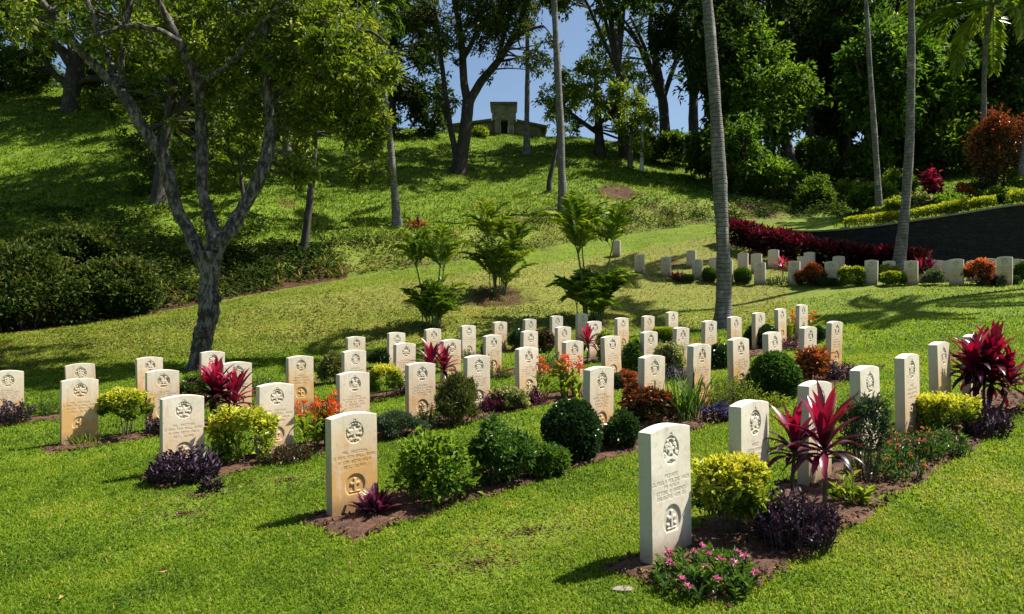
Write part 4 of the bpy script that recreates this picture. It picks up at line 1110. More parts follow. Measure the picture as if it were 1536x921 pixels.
shrub('clipped_bush', 'dark green bush behind the flat-topped golden bush', 'shrub', 571, 552, 42, 30, 'dark', .05, .02, .0, (.6, .2), fill=1)
shrub('golden_shrub', 'flat-topped golden bush in the fourth row', 'shrub', 580, 598, 56, 50, 'golden', .045, .022, .12, (.46, .12), .40, fill=.9, box=False, lump=.06, group='golden shrubs')
clump_low('purple_plant', 'small purple plant right of the flat-topped golden bush', 'plant', 606, 590, 22, 20, 'purple', .06, .02, 24, (.5, .2))
cordyline('deep red cordyline right of the flat-topped golden bush', 656, 586, 66, 74, heads=2, n=26, tint=.48)
clump_low('flowering_plant', 'small orange-pink flowers in the middle of the fourth row', 'flowers', 748, 567, 38, 18, 'green', .05, .018, 50, (.5, .2), ('flower_orange', 28, .018))
shrub('leafy_shrub', 'slim young shrub in front of a fourth row headstone', 'shrub', 728, 563, 22, 48, 'olive', .06, .022, .0, (.55, .2), fill=.5, shell=.1, lump=.3)
shrub('clipped_bush', 'dark little bush in shade at the back', 'shrub', 775, 527, 32, 30, 'dark', .05, .022, .0, (.4, .2), fill=1)
shrub('leafy_shrub', 'bronze-green bush in shade at the back', 'shrub', 816, 528, 42, 34, 'bronze', .06, .026, .0, (.4, .2), fill=.9)
clump_low('leafy_plant', 'fresh green low plant in the middle of the fourth row', 'plant', 826, 562, 60, 36, 'green', .07, .024, 70, (.6, .2))
cordyline('bright red cordyline near the palm clump with two stems', 881, 546, 48, 66, heads=1, n=30, tint=.62)
shrub('leafy_shrub', 'light green slim shrub right of the bright red cordyline', 'shrub', 908, 542, 32, 42, 'tree_c', .06, .022, .0, (.65, .2), fill=.6, shell=.1, lump=.3)
shrub('clipped_bush', 'boxy clipped bush with yellow-green top near the back', 'shrub', 995, 519, 34, 30, 'golden', .04, .02, .0, (.20, .1), .36, fill=1.1, box=True, lump=.04)
canna('low orange cannas left of the near palm trunk', 1056, 534, 62, 28, 10)
clump_low('leafy_plant', 'green low plants around the end of the fourth row', 'plant', 1000, 532, 60, 20, 'green', .06, .022, 60, (.5, .2))
clump_low('leafy_plant', 'mixed low weeds behind the ochre-bottomed headstone', 'plant', 395, 590, 46, 26, 'green', .06, .022, 50, (.5, .2), ('flower_red', 6, .014))
# --- fifth bed
clump_low('purple_plant', 'purple plant at the foot of the headstone cut by the left edge', 'plant', 20, 636, 46, 36, 'purple', .075, .022, 60, (.5, .22))
clump_low('leafy_plant', 'spindly weeds left of the ochre-stained headstone', 'plant', 74, 622, 60, 30, 'green', .06, .016, 34, (.6, .2))
clump_low('leafy_plant', 'low weeds along the fifth row behind the slim stones', 'plant', 690, 540, 40, 18, 'green', .06, .02, 40, (.5, .2), ('flower_orange', 5, .014))
# --- upper rows
rosette('pink rosette plant between upper row headstones', 1018, 420.5, 30, 24, 'cordy', 60)
shrub('clipped_bush', 'low clipped green block left of the near palm trunk', 'shrub', 1028, 421.5, 26, 10, 'dark', .06, .03, .0, (.6, .2), box=True, lump=.03)
shrub('clipped_bush', 'round clipped bush just left of the near palm trunk', 'shrub', 1064, 422, 24, 22, 'green', .06, .03, .0, (.4, .2), .3, lump=.06)
shrub('clipped_bush', 'round clipped bush just right of the near palm trunk', 'shrub', 1114, 424.5, 28, 25, 'green', .06, .03, .0, (.5, .2), .2, lump=.06)
cordyline('pink cordyline in the upper row against the dark hedge', 1173, 422, 32, 44, n=26, tint=.78)
clump_low('leafy_plant', 'low green plants under the pink cordyline', 'plant', 1168, 426, 44, 11, 'green', .08, .03, 40)
shrub('croton', 'bronze and red croton in the upper row', 'croton', 1217, 427.5, 42, 31, 'croton', .10, .045, .0, (.5, .2), .25, lump=.2)
shrub('clipped_bush', 'low clipped green block in front of an upper row headstone', 'shrub', 1240, 428, 28, 11, 'dark', .06, .03, .0, (.6, .2), box=True, lump=.03)
shrub('clipped_bush', 'yellow-topped green bush in the middle of the upper row', 'shrub', 1276, 427.5, 40, 28, 'golden', .07, .035, .0, (.3, .15), .3, lump=.15)
shrub('clipped_bush', 'front yellow-tipped bush at the foot of the leaning palm', 'shrub', 1339, 427.5, 36, 21, 'golden', .07, .035, .0, (.3, .15), .35, lump=.15)
shrub('clipped_bush', 'rear yellow-tipped bush just left of the leaning palm', 'shrub', 1333, 420, 26, 24, 'golden', .07, .035, .0, (.3, .15), .3, lump=.2)
cordyline('dark red cordyline right of the leaning palm', 1389, 422, 42, 40, heads=3, n=18, tint=.5)
shrub('grey_shrub', 'silvery grey shrub between two upper row headstones', 'shrub', 1402, 427, 36, 24, 'grey', .07, .03, .0, (.65, .2), fill=.8, lump=.3)
shrub('croton', 'bright orange croton in the upper row', 'croton', 1467, 426.5, 50, 38, 'orange_croton', .12, .05, .0, (.50, .16), .45, lump=.2)
shrub('clipped_bush', 'low clipped green block right of the bright orange croton', 'shrub', 1505, 426.5, 36, 14, 'dark', .06, .03, .0, (.5, .2), box=True, lump=.03)
shrub('clipped_bush', 'dark bush cut by the right edge in the upper row', 'shrub', 1536, 424, 24, 30, 'green', .07, .03, .0, (.4, .2), lump=.15)
# small bed on the hillside
clump_low('flowering_plant', 'little patch of orange flowers on the hillside by a dark peg', 'flowers', 627, 342, 36, 10, 'croton', .10, .05, 30, (.6, .2), ('flower_orange', 26, .05))
mb = MB(); p = hit(627, 341); mb.tube(np.array([p-[0, 0, .1], p+[0.01, 0, .35], p+[0, 0, .52]]), [.11, .09, .07], 8, lump=.08)
tag(mb.build('wooden_peg', M['wood_peg']), 'short dark red peg among orange flowers on the hillside', 'peg')

for px, py, w_, h_, lab in ((48, 492, 190, 122, 'big dark rounded bush at the foot of the bank at the left edge'), (178, 474, 120, 84, 'dark bush on the bank right of the big rounded one'), (110, 402, 130, 60, 'shaggy dark bush higher on the bank at far left')):
    shrub('bank_bush', lab, 'shrub', px, py, w_, h_, 'cover_leaf', .16, .08, .0, (.40, .24), .2, fill=.8, nst=5, lump=.4, group='bushes on the bank')
# ------------------------------------------------------------------ hedges, wall
def hedge(name, label, path, w, h, mat, n, L, W, tint, top, body=True):
    """path of ground points; leaves in the outer skin of a soft-topped band"""
    path = np.array(path); seg = np.r_[0, np.cumsum(np.linalg.norm(np.diff(path[:, :2], axis=0), axis=1))]
    s = rng.uniform(0, seg[-1], n)
    x = np.interp(s, seg, path[:, 0]); y = np.interp(s, seg, path[:, 1]); z = np.interp(s, seg, path[:, 2])
    i = np.clip(np.searchsorted(seg, s)-1, 0, len(path)-2); d = unit(path[i+1]-path[i])
    nx, ny = -d[:, 1], d[:, 0]
    a = rng.uniform(-.55, np.pi+.55, n); rr = rng.uniform(.62, 1, n)**.7
    hv = h*(1+.16*2*(fbm(s*1.3, s*0, 81)-.5))
    lat = np.cos(a)*w/2*rr; up = hv*(.45+.55*np.sin(a)*rr)
    lat = np.sign(lat)*np.minimum(np.abs(lat)*1.25, w/2)
    P = np.stack([x+nx*lat, y+ny*lat, z+up], 1)
    D = unit(np.stack([nx*np.cos(a), ny*np.cos(a), np.sin(a)+.35], 1) + rng.normal(0, .5, (n, 3)))
    root = empty(name, tuple(path[0])); tag(root, label, 'hedge')
    mb = MB(); LL = L*rng.uniform(.7, 1.25, n)
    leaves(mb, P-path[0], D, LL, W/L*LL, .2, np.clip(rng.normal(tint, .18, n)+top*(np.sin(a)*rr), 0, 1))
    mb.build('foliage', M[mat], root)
    ms = MB()
    for q in np.arange(.1, seg[-1], .35):
        b = np.array([np.interp(q, seg, path[:, k]) for k in range(3)])-path[0]
        ms = MB(); ms.tube(np.array([b-[0, 0, .1], b+[rng.normal(0, .05), rng.normal(0, .05), h*.45]]), [.025, .015], 5)
        ms.build('stem', M['twig'], root)
    return root
hp = []
for px, py in ((1092, 362), (1130, 374), (1170, 388), (1210, 398), (1260, 407), (1310, 412), (1350, 415), (1392, 417)):
    kk, _ = knots(px)
    hp.append(hit(px, py))
hedge('red_hedge', 'long dark red cordyline hedge running down in front of the black wall', hp, 1.0, 1.0, 'redhedge', 6500, .28, .10, .24, .52)

wp = np.arange(1168, 1960, 8.0)
kdw, kzw = knots(wp)
mb = MB(); mc = MB()
fb = np.stack([(wp-CX)/F*(kdw[:, 3]-.10), kdw[:, 3]-.10], 1); bk = np.stack([(wp-CX)/F*(kdw[:, 4]+.22), kdw[:, 4]+.22], 1)
zt = kzw[:, 4]+EYE+.04; zb = kzw[:, 3]+EYE-.6
m = len(wp)
V = np.concatenate([np.c_[fb, zb], np.c_[fb, zt], np.c_[bk, zt], np.c_[bk, zb]])
i = np.arange(m-1)
q = np.concatenate([np.stack([i, i+1, m+i+1, m+i], 1), np.stack([m+i, m+i+1, 2*m+i+1, 2*m+i], 1), np.stack([2*m+i, 2*m+i+1, 3*m+i+1, 3*m+i], 1)])
mb.add(V, q)
fb2 = np.stack([(wp-CX)/F*(kdw[:, 3]-.16), kdw[:, 3]-.16], 1)
V = np.concatenate([np.c_[fb2, zt+.004], np.c_[fb2, zt+.07], np.c_[bk, zt+.07], np.c_[bk, zt+.004]])
q2 = np.concatenate([q, np.stack([3*m+i, 3*m+i+1, i+1, i], 1)])
mc.add(V, q2)
root = empty('retaining_wall', (0, 0, 0)); tag(root, 'long black stone retaining wall behind the upper row at right', 'wall')
mb.build('masonry', M['basalt'], root); mc.build('coping', M['coping'], root)

def wall_top_path(pa, pb, off, step=20):
    out = []
    for px in np.arange(pa, pb+1, step):
        kk, _ = knots(px); d = kk[4]+off; x = (px-CX)/F*d
        out.append((x, d, H(x, d)))
    return out
hedge('yellow_hedge', 'long clipped yellow-green hedge along the top of the black wall', wall_top_path(1272, 1504, 1.0), .55, .52, 'golden', 6500, .09, .05, .42, .36)
hedge('yellow_hedge', 'short clipped yellow-green hedge on the wall top at the right edge', wall_top_path(1512, 1640, .9), .6, .62, 'golden', 4000, .09, .05, .42, .36)
# pale grassy edging plants between wall and hedge
mb = MB()
for px in np.arange(1240, 1560, 2.2):
    kk, _ = knots(px); d = kk[4]+rng.uniform(.35, .6); x = (px-CX)/F*d; z = H(x, d)
    for j in range(7):
        strap(mb, (x, d, z), rng.uniform(0, 6.28), R(rng.uniform(50, 85)), rng.uniform(.14, .30), .025, R(60), rng.uniform(.3, 1), 3, .2)
tag(mb.build('edging_grass', M['lime'], None, True), 'pale strappy edging plants along the wall top', 'edging plants', None, 'stuff')
# planting above the wall
def up_pos(px, off):
    kk, _ = knots(px); d = kk[4]+off; x = (px-CX)/F*d; return (x, d, H(x, d))
def upshrub(label, px, off, w, h, mat, name='leafy_shrub', cat='shrub', L=.12, W=.06, tint=(.5, .2), top=.2, fill=.8, lump=.3, **k):
    return shrub(name, label, cat, px, 0, w, h, mat, L, W, .0, tint, top, fill=fill, lump=lump, pos=up_pos(px, off), **k)
upshrub('pale green shrub left of the leaning palm above the wall', 1345, 3.0, 50, 34, 'lime')
upshrub('yellow-tipped low shrub at the left end of the wall-top planting', 1335, 4.4, 60, 16, 'golden', tint=(.6, .2))
upshrub('broad pale-edged shrub right of the leaning palm above the wall', 1377, 2.4, 44, 36, 'varieg', tint=(.4, .2))
upshrub('green mounded shrub below the red-leaved plant above the wall', 1425, 2.2, 66, 32, 'tree_c')
upshrub('red-leaved upright plant above the wall', 1397, 3.4, 32, 66, 'cordy', 'red_shrub', L=.26, W=.06, tint=(.30, .25), top=.25, fill=.4)
upshrub('bronze-red small shrub above the yellow hedge', 1445, 2.4, 30, 40, 'croton', 'croton', 'croton', tint=(.55, .2))
upshrub('dark green shrub left of the tall croton', 1462, 3.4, 44, 34, 'green')
upshrub('green shrub beneath the tall croton behind the hedge', 1492, 2.4, 60, 26, 'tree_c')
upshrub('green shrub between the tall croton and the right edge', 1530, 2.8, 40, 46, 'lime', tint=(.3, .2))
p = up_pos(1498, 3.6)
shrub('croton', 'tall croton tree with red-orange leaf tips above the wall', 'croton', 1498, 0, 82, 130, 'croton', .17, .07, .0, (.36, .24), .26, fill=.7, nst=12, shell=.3, lump=.3, pos=p)
upshrub('dark thicket shrub behind the leaning palm on the slope', 1310, 9, 70, 40, 'tree_c', L=.2, W=.1, tint=(.35, .2))
upshrub('dark leafy shrub left of the small fan of palm leaves', 1225, 12, 60, 50, 'tree_b', L=.2, W=.1)
upshrub('green fern-like shrub on the slope right of the small palm', 1345, 12, 60, 46, 'tree_b', L=.2, W=.1, tint=(.6, .2))

# ------------------------------------------------------------------ palms
def frond(mb, mr, base, az, el, L, droop, nl=26, lw=.03, ll=.35, tint=.5, hang=.3, r=.012, lift=.25, pw=1.4):
    s = np.linspace(0, 1, 9); e = el - droop*s**pw
    ds = L/8
    hx = np.cumsum(np.r_[0, np.cos(e[:-1])*ds]); hz = np.cumsum(np.r_[0, np.sin(e[:-1])*ds])
    dh = np.array([math.cos(az), math.sin(az), 0]); side = np.array([-math.sin(az), math.cos(az), 0])
    Pm = np.asarray(base) + hx[:, None]*dh + hz[:, None]*np.array([0, 0, 1.])
    mr.tube(Pm, np.linspace(r, r*.25, 9), 5)
    t = np.linspace(.16, 1, nl); Q = np.stack([np.interp(t, s, Pm[:, k]) for k in range(3)], 1)
    Tn = unit(np.stack([np.interp(t, s, np.gradient(Pm[:, k])) for k in range(3)], 1))
    prof = np.interp(t, [.16, .35, .7, 1], [.55, 1, .85, .45])*ll
    for sg in (-1, 1):
        D = unit(Tn*.85 + sg*side*.85 + np.array([0, 0, lift]) + rng.normal(0, .09, (nl, 3)))
        leaves(mb, Q, D, prof*rng.uniform(.85, 1.1, nl), lw, .3, np.clip(tint+rng.normal(0, .16, nl), 0, 1), droop=hang)

def areca(label, px, py, h, w, nst, tall=0, seed=0, name='areca_palm', dfix=None, hv=.5):
    p = hit(px, py) if dfix is None else dfix; k = p[1]/F; hm, wm = h*k, w*k
    root = empty(name, tuple(p)); tag(root, label, 'palm', 'bushy palm clumps')
    mb = MB(); mr = MB(); ms = MB()
    for s in range(nst):                                  # low dense base clump
        a = s*2.4; q = math.sqrt(rng.random())
        b = np.array([math.cos(a)*wm*.17*q, math.sin(a)*wm*.17*q, 0])
        th = hm*hv*rng.uniform(.03, .45)
        ms.tube(np.array([b-[0, 0, .05], b*1.12+[0, 0, th]]), [.022, .016], 6)
        for j in range(4):
            frond(mb, mr, b*1.12+[0, 0, th], a+j*2.4+rng.normal(0, .4), R(rng.uniform(52, 88)), hm*hv*.78*rng.uniform(.6, 1.2), R(rng.uniform(40, 120)), 20, .02, hm*.12, rng.uniform(.25, .85), .4, lift=.25, pw=1.9)
    for s in range(tall):                                 # taller canes
        a = s*2.1+seed; b = np.array([math.cos(a)*wm*.08, math.sin(a)*wm*.08, 0])
        e = b + np.array([math.cos(a)*wm*.17, math.sin(a)*wm*.14, hm*rng.uniform(.50, .66)])
        ms.tube(np.array([b-[0, 0, .05], (b+e)/2+[0, 0, hm*.05], e]), [.032, .026, .02], 7)
        for j in range(5):
            frond(mb, mr, e-[0, 0, .02*j], a+j*2.4+rng.normal(0, .3), R(87-7*j+rng.normal(0, 3)), hm*.46*rng.uniform(.85, 1.12), R(62+18*j+rng.normal(0, 8)), 26, .022, hm*.14, rng.uniform(.45, 1.0), .4, lift=.3, pw=2.0)
    ms.build('stem', M['green_stem'], root); mr.build('frond_stalk', M['green_stem'], root); mb.build('foliage', M['palm'], root)
    return root
areca('bushy palm clump left of the other two, in front of the mown bank', 650, 490, 140, 104, 10, 3, 1)
areca('bushy palm clump in the middle, on a mound of bare earth', 748, 440, 126, 108, 11, 4, 2, hv=.60)
areca('tallest palm clump, with long arching fronds on tall canes', 886, 480, 180, 130, 13, 4, 4, hv=.42)
areca('small low palm under the dark trees on the right slope', 1268, 300, 62, 74, 9, 0, 3)

def palm_tree(label, pts, group='tall slender palms', crown=True, dbase=None, top_extra=3.0, nf=11, flen=3.2, tint=.45, mat='palm_bark', ring=True, name='palm_tree'):
    """pts: (photo x, photo y, width px) from the foot upward, all at the foot's distance"""
    p = hit(pts[0][0], pts[0][1]) if dbase is None else np.array(dbase)
    d = p[1]; k = d/F
    root = empty(name, tuple(p)); tag(root, label, 'palm', group)
    Pp = np.array([[(q[0]-CX)*k, d, (CY-q[1])*k+EYE] for q in pts]); rad = np.array([q[2]*k/2 for q in pts])
    Pp[0] = p; 
    if top_extra:
        dr = Pp[-1]-Pp[-2]; dr /= np.linalg.norm(dr)
        Pp = np.vstack([Pp, Pp[-1]+dr*top_extra*.5, Pp[-1]+dr*top_extra]); rad = np.r_[rad, rad[-1]*.95, rad[-1]*.9]
    seg = np.r_[0, np.cumsum(np.linalg.norm(np.diff(Pp, axis=0), axis=1))]
    t = np.linspace(0, seg[-1], 60)
    def cub(v):
        return np.convolve(np.pad(np.interp(t, seg, v), 4, mode='reflect', reflect_type='odd'), np.ones(9)/9, 'valid')
    C = np.stack([cub(Pp[:, q]) for q in range(3)], 1); rr = np.interp(t, seg, rad)
    rr = rr*(1+.45*np.exp(-t/.30))*(1+.05*np.sin(t*1.7)) 
    C = np.vstack([C[:1]-[0, 0, .25], C]); rr = np.r_[rr[0]*1.1, rr]
    ms = MB(); ms.tube(C-p, rr, 14, lump=.034); ms.build('trunk', M[mat], root, True)
    if crown:
        mb = MB(); mr = MB(); top = C[-1]-p
        for j in range(nf):
            frond(mb, mr, top+[0, 0, -.15], j*2.4+rng.normal(0, .2), R(rng.uniform(-10, 78)), flen*rng.uniform(.85, 1.12), R(rng.uniform(60, 120)), 56, .06 if flen < 4 else .085, flen*.22, np.clip(rng.normal(tint, .15), 0, 1), .35, .035)
        mr.build('frond_stalk', M['green_stem'], root); mb.build('foliage', M['palm'], root)
    return root
palm_tree('near ringed palm trunk rising past the rows right of centre', [(1085, 492, 25), (1086, 450, 22), (1085, 380, 20), (1081, 300, 20), (1076, 200, 19), (1070, 110, 17), (1061, 0, 15)], top_extra=5.0)
palm_tree('pale palm trunk on the hillside left of the lime tree', [(845, 320, 15), (843, 270, 12), (840, 170, 11), (835, 80, 10), (831, 0, 9)], top_extra=4.0)
palm_tree('leaning palm trunk rising through the upper row', [(1346, 421, 20), (1350, 385, 17), (1356, 330, 15), (1362, 260, 13), (1366, 180, 12), (1367, 90, 11), (1367, 0, 9)], dbase=on_line(1346, 2.0)+(H(*on_line(1346, 2.0)),), top_extra=4.5)
palm_tree('thin palm trunk left of the leaning palm above the wall', [(1320, 326, 11), (1317, 280, 9), (1311, 190, 8), (1304, 90, 7), (1299, 0, 6)], dbase=up_pos(1320, 3.6), top_extra=4.0, flen=2.8)
palm_tree('thin dark palm trunk just right of the hilltop building', [(790, 230, 11), (790, 190, 8), (791, 120, 7), (791, 50, 6), (792, 0, 6)], top_extra=3.0, flen=2.6)
palm_tree('slim pale leaning trunk in the middle of the hillside', [(596, 340, 13), (592, 290, 11), (586, 220, 10), (579, 160, 9), (571, 95, 8)], top_extra=3.0, flen=2.2, nf=9)
palm_tree('palm with hanging fronds at the top right corner', [(1475, 262, 9), (1475, 200, 8), (1476, 120, 7), (1478, 60, 7), (1490, 2, 6)], dbase=(25.4, 39.5, H(25.4, 39.5)), top_extra=0, flen=4.4, nf=24, tint=.72)
palm_tree('leaning palm trunk cut by the right edge above the wall', [(1526, 308, 13), (1531, 270, 11), (1537, 225, 10), (1550, 120, 9), (1570, 0, 8)], dbase=up_pos(1526, 2.6), top_extra=3.0)
palm_tree('palm standing outside the right edge, known by its shadow on the lawn', [(1700, 420, 20), (1702, 200, 16), (1705, 0, 14)], dbase=(20.0, 23.2, H(20.0, 23.2)), top_extra=4.0)

# ------------------------------------------------------------------ trees
def spline(P, n=None, dens=1):
    P = np.array(P, float); seg = np.r_[0, np.cumsum(np.linalg.norm(np.diff(P[:, :3], axis=0), axis=1))]
    n = n or max(6, len(P)*5); t = np.linspace(0, seg[-1], n)
    o = np.stack([np.interp(t, seg, P[:, k]) for k in range(P.shape[1])], 1)
    w = 2
    for k in range(P.shape[1]):
        o[:, k] = np.convolve(np.pad(o[:, k], w, mode='reflect', reflect_type='odd'), [.12, .22, .32, .22, .12], 'valid')
    return o
def tree(name, label, foot, limbs, clusters, bark, leaf, L, W, tint=(.5, .2), topt=.0, group=None, twig=.035, seed=0, flat=.3, lump=.04, twigs=True, conn=None):
    """limbs: list of [(x,y,z,r)..] world; clusters: (centre, radius, number of leaves)"""
    foot = np.array(foot)
    root = empty(name, tuple(foot)); tag(root, label, 'tree', group)
    ms = MB(); nodes = []
    for k, lb in enumerate(limbs):
        S = spline(lb)
        m2 = MB()
        nm = 'trunk' if k == 0 else 'limb'
        if k == 0: S = np.vstack([S[:1]-[0, 0, .35, -S[0, 3]*.25], S])
        m2.tube(S[:, :3]-foot, S[:, 3], 12 if k == 0 else 9, lump=lump)
        if k < 6: m2.build(nm, bark, root, True)
        else: ms.V += [v for v in m2.V]; ms.Q += [q+ms.n for q in m2.Q]; ms.T += [q+ms.n for q in m2.T]; ms.C += m2.C; ms.n += m2.n
        nodes.append(S[len(S)//(2 if k == 0 else 4):])
    nodes = np.vstack(nodes)
    mb = MB()
    for c, r, n in clusters:
        c = np.array(c)
        if twigs:
            dd = np.linalg.norm(nodes[:, :3]-c, axis=1) + .6*np.maximum(0, nodes[:, 2]-c[2])
            q = nodes[np.argmin(dd)]
            mid = (q[:3]+c)/2 + rng.normal(0, .08*np.linalg.norm(q[:3]-c)+.01, 3) + np.array([0, 0, .06*np.linalg.norm(q[:3]-c)])
            tp = spline([(*q[:3], min(q[3]*.6, twig)), (*mid, min(q[3]*.4, twig*.7)), (*c, twig*.3)], 6)
            ms.tube(tp[:, :3]-foot, tp[:, 3], 5, cap=False)
        # twiglets inside the cluster, leaves along them
        nt_ = max(5, n//14)
        v = unit(rng.normal(0, 1, (nt_, 3))*np.array([1, 1, .75])); ln = r*rng.uniform(.35, 1.1, nt_)
        tips = c + v*ln[:, None]
        k = rng.integers(0, nt_, n); u = rng.uniform(.25, 1.05, n)
        P = c + (tips[k]-c)*u[:, None] + rng.normal(0, L*.35, (n, 3))
        D = unit(v[k]*.7 + rng.normal(0, .7, (n, 3)) + np.array([0, 0, -.15]))
        LL = L*rng.uniform(.6, 1.25, n)
        cc = np.clip(rng.normal(tint[0], tint[1], n) + rng.normal(0, .1) + .12*(u-.6), 0, 1)
        leaves(mb, P-foot, D, LL, W/L*LL, .18, cc, .2)
        for z in range(0, min(nt_, 8)):
            ms.tube(np.array([c-foot, tips[z]-foot]), [twig*.25, twig*.1], 3, cap=False)
    mb.build('foliage', leaf, root)
    ms.build('twig', bark, root)
    return root
def pl(pts, d, dz=None):
    """(photo x, photo y, width px[, depth offset]) -> world polyline with radius"""
    out = []
    for q in pts:
        dd = d + (q[3] if len(q) > 3 else 0)
        out.append((*at(q[0], q[1], dd), q[2]*dd/F/2))
    return out
def blob(px, py, rpx, rpy, d, dr, n, rc, leaves_n, hollow=.35):
    """clusters spread through an ellipsoidal crown given in photo pixels at distance d (+-dr metres)"""
    out = []
    k = d/F
    for _ in range(n):
        v = unit(rng.normal(0, 1, 3)); q = hollow+(1-hollow)*rng.random()**.5
        dd = d + v[1]*q*dr
        c = at(px+v[0]*q*rpx, py+v[2]*q*rpy*-1, dd)
        out.append((c, rc*rng.uniform(.7, 1.25), int(leaves_n*rng.uniform(.7, 1.3))))
    return out

# --- the big forked tree at left
ft = hit(299, 553); D1 = ft[1]
_w = lambda P: [(*q[:3], q[3]*.88) for q in P]
limbs = [
 pl([(299,556,46),(300,535,36),(304,505,32),(310,482,31),(315,466,38),(310,448,34),(313,425,31),(317,400,33),(319,378,38)], D1),
 pl([(312,405,26),(299,385,24),(286,350,22,.1),(265,315,20,.1),(256,275,22,.1),(246,238,20,0),(214,190,20,-.1),(183,138,19,-.2),(150,105,15,-.3),(118,75,13,-.5),(85,28,12,-.7),(52,-10,11,-1),(0,-60,9,-1.4),(-60,-110,6,-1.6)], D1),
 pl([(318,385,30),(323,355,26),(313,322,21,.2),(303,285,18,.3),(303,210,19,.4),(300,140,18,.4),(291,112,21,.3),(276,82,17,.2),(264,52,16,0),(247,22,13,-.2),(232,-10,11,-.4),(205,-70,8,-.6)], D1),
 pl([(322,375,30),(344,345,25,.1),(368,306,22,.3),(390,268,22,.4),(404,222,21,.5),(407,178,18,.6),(399,135,16,.6),(402,85,12,.6),(398,40,11,.6),(410,-20,9,.6),(430,-80,6,.6)], D1),
 pl([(183,138,15,-.2),(166,95,11,0),(150,50,10,.2),(132,5,9,.3),(110,-50,7,.4)], D1),
 pl([(184,130,12,-.2),(181,85,11,-.2),(186,50,10,-.3),(195,0,9,-.4),(190,-60,6,-.4)], D1),
 pl([(296,125,13,.4),(330,108,10,.2),(362,78,8,0),(388,40,7,-.2),(430,-5,6,-.5),(480,-40,4,-.8)], D1),
 pl([(265,60,12,0),(236,42,9,-.4),(190,38,8,-.6),(158,48,6,-.8),(120,60,4,-1)], D1),
 pl([(400,95,10,.6),(440,60,8,.8),(500,40,7,1.0),(560,45,5,1.2),(590,75,4,1.3)], D1),
 pl([(404,150,9,.6),(440,120,7,.8),(480,110,6,1.0),(530,130,5,1.1),(556,180,4,1.2),(562,230,3,1.2),(556,265,2,1.2)], D1),
]
cl = []
cl += blob(100, -70, 240, 80, D1+1, 4.0, 28, .6, 160)
cl += blob(330, -70, 250, 80, D1+2, 4.5, 42, .6, 170)
cl += blob(60, -160, 300, 90, D1+3.5, 3.5, 30, .7, 150)  # this and the next: rear clusters above view, added to shade the bank
cl += blob(380, -170, 260, 90, D1+3.5, 3.5, 28, .7, 150)
cl += blob(470, 65, 115, 75, D1+1.0, 1.6, 30, .5, 170)
cl += blob(455, 55, 130, 65, D1+1.8, 2.2, 22, .55, 180)
cl += blob(345, 65, 130, 50, D1+3.6, 2.2, 24, .6, 180)  # this and the previous: clusters added to shade the left bank
cl += blob(540, 110, 60, 55, D1+1.2, 1.0, 14, .42, 190)
cl += blob(545, 195, 36, 50, D1+1.2, .7, 9, .34, 150)
cl += blob(550, 258, 24, 24, D1+1.2, .5, 4, .26, 90)
cl += blob(250, 60, 120, 50, D1+.8, 1.5, 14, .45, 120)
cl += blob(350, 150, 60, 60, D1+1.0, 1.0, 12, .4, 130)
cl += blob(440, 200, 50, 65, D1+1.4, 1.0, 14, .4, 130)
cl += blob(60, 40, 110, 50, D1-.5, 1.6, 9, .5, 130)
cl += blob(265, 225, 34, 50, D1+1.2, .8, 5, .3, 70)
limbs = [_w(q) for q in limbs]
tree('forked_tree', 'big mottled grey tree forking into three limbs at left', ft, limbs, cl, M['bark_main'], M['tree_a'], .17, .062, (.58, .2), lump=.10)
t1 = [o for o in COL.objects if o.name == 'forked_tree'][0]
for px, py, r, nm in ((327, 447, .085, 'burl'), (304, 470, .11, 'burl'), (297, 512, .09, 'burl')):
    mb = MB(); c = at(px, py, D1-.10)-ft
    mb.tube(np.array([c+[0, 0, -r*1.3], c+[0, 0, -r*.8], c, c+[0, 0, r*.8], c+[0, 0, r*1.3]]), [r*.25, r*.8, r, r*.75, r*.2], 10, lump=.06)
    mb.build(nm, M['bark_main'], t1, True)
mb = MB(); c = at(300, 501, D1-.31)-ft; a = np.linspace(0, 2*np.pi, 15)
mb.tube(np.stack([c[0]+.085*np.cos(a), c[1]+0*a, c[2]+.075*np.sin(a)], 1), .026, 7, cap=False); mb.build('knot_ring', M['bark_main'], t1, True)
mb = MB(); mb.tube(np.array([c+[0, .06, 0], c+[0, .005, 0]]), [.08, .075], 12); mb.build('knot_hole', M['bark_dark'], t1)
# --- thin dark sapling right of it
f5 = hit(456, 374)
tree('thin_tree', 'thin dark leaning tree at the edge of the bank', f5, [pl([(456,376,15),(459,345,11),(466,290,10),(472,220,9),(475,150,8),(476,90,7),(480,20,5)], f5[1])],
     blob(500, 80, 90, 90, f5[1], 2.4, 30, .75, 150)+blob(505, 190, 60, 60, f5[1], 1.6, 12, .6, 130)+blob(340, 30, 190, 75, f5[1]-2.5, 3, 30, .9, 170)+blob(340,-90,240,60,f5[1],4,30,1.1,190), M['bark_dark'], M['tree_a'], .24, .09, (.5, .2))  # last two blobs: extra canopy added to shade the bank
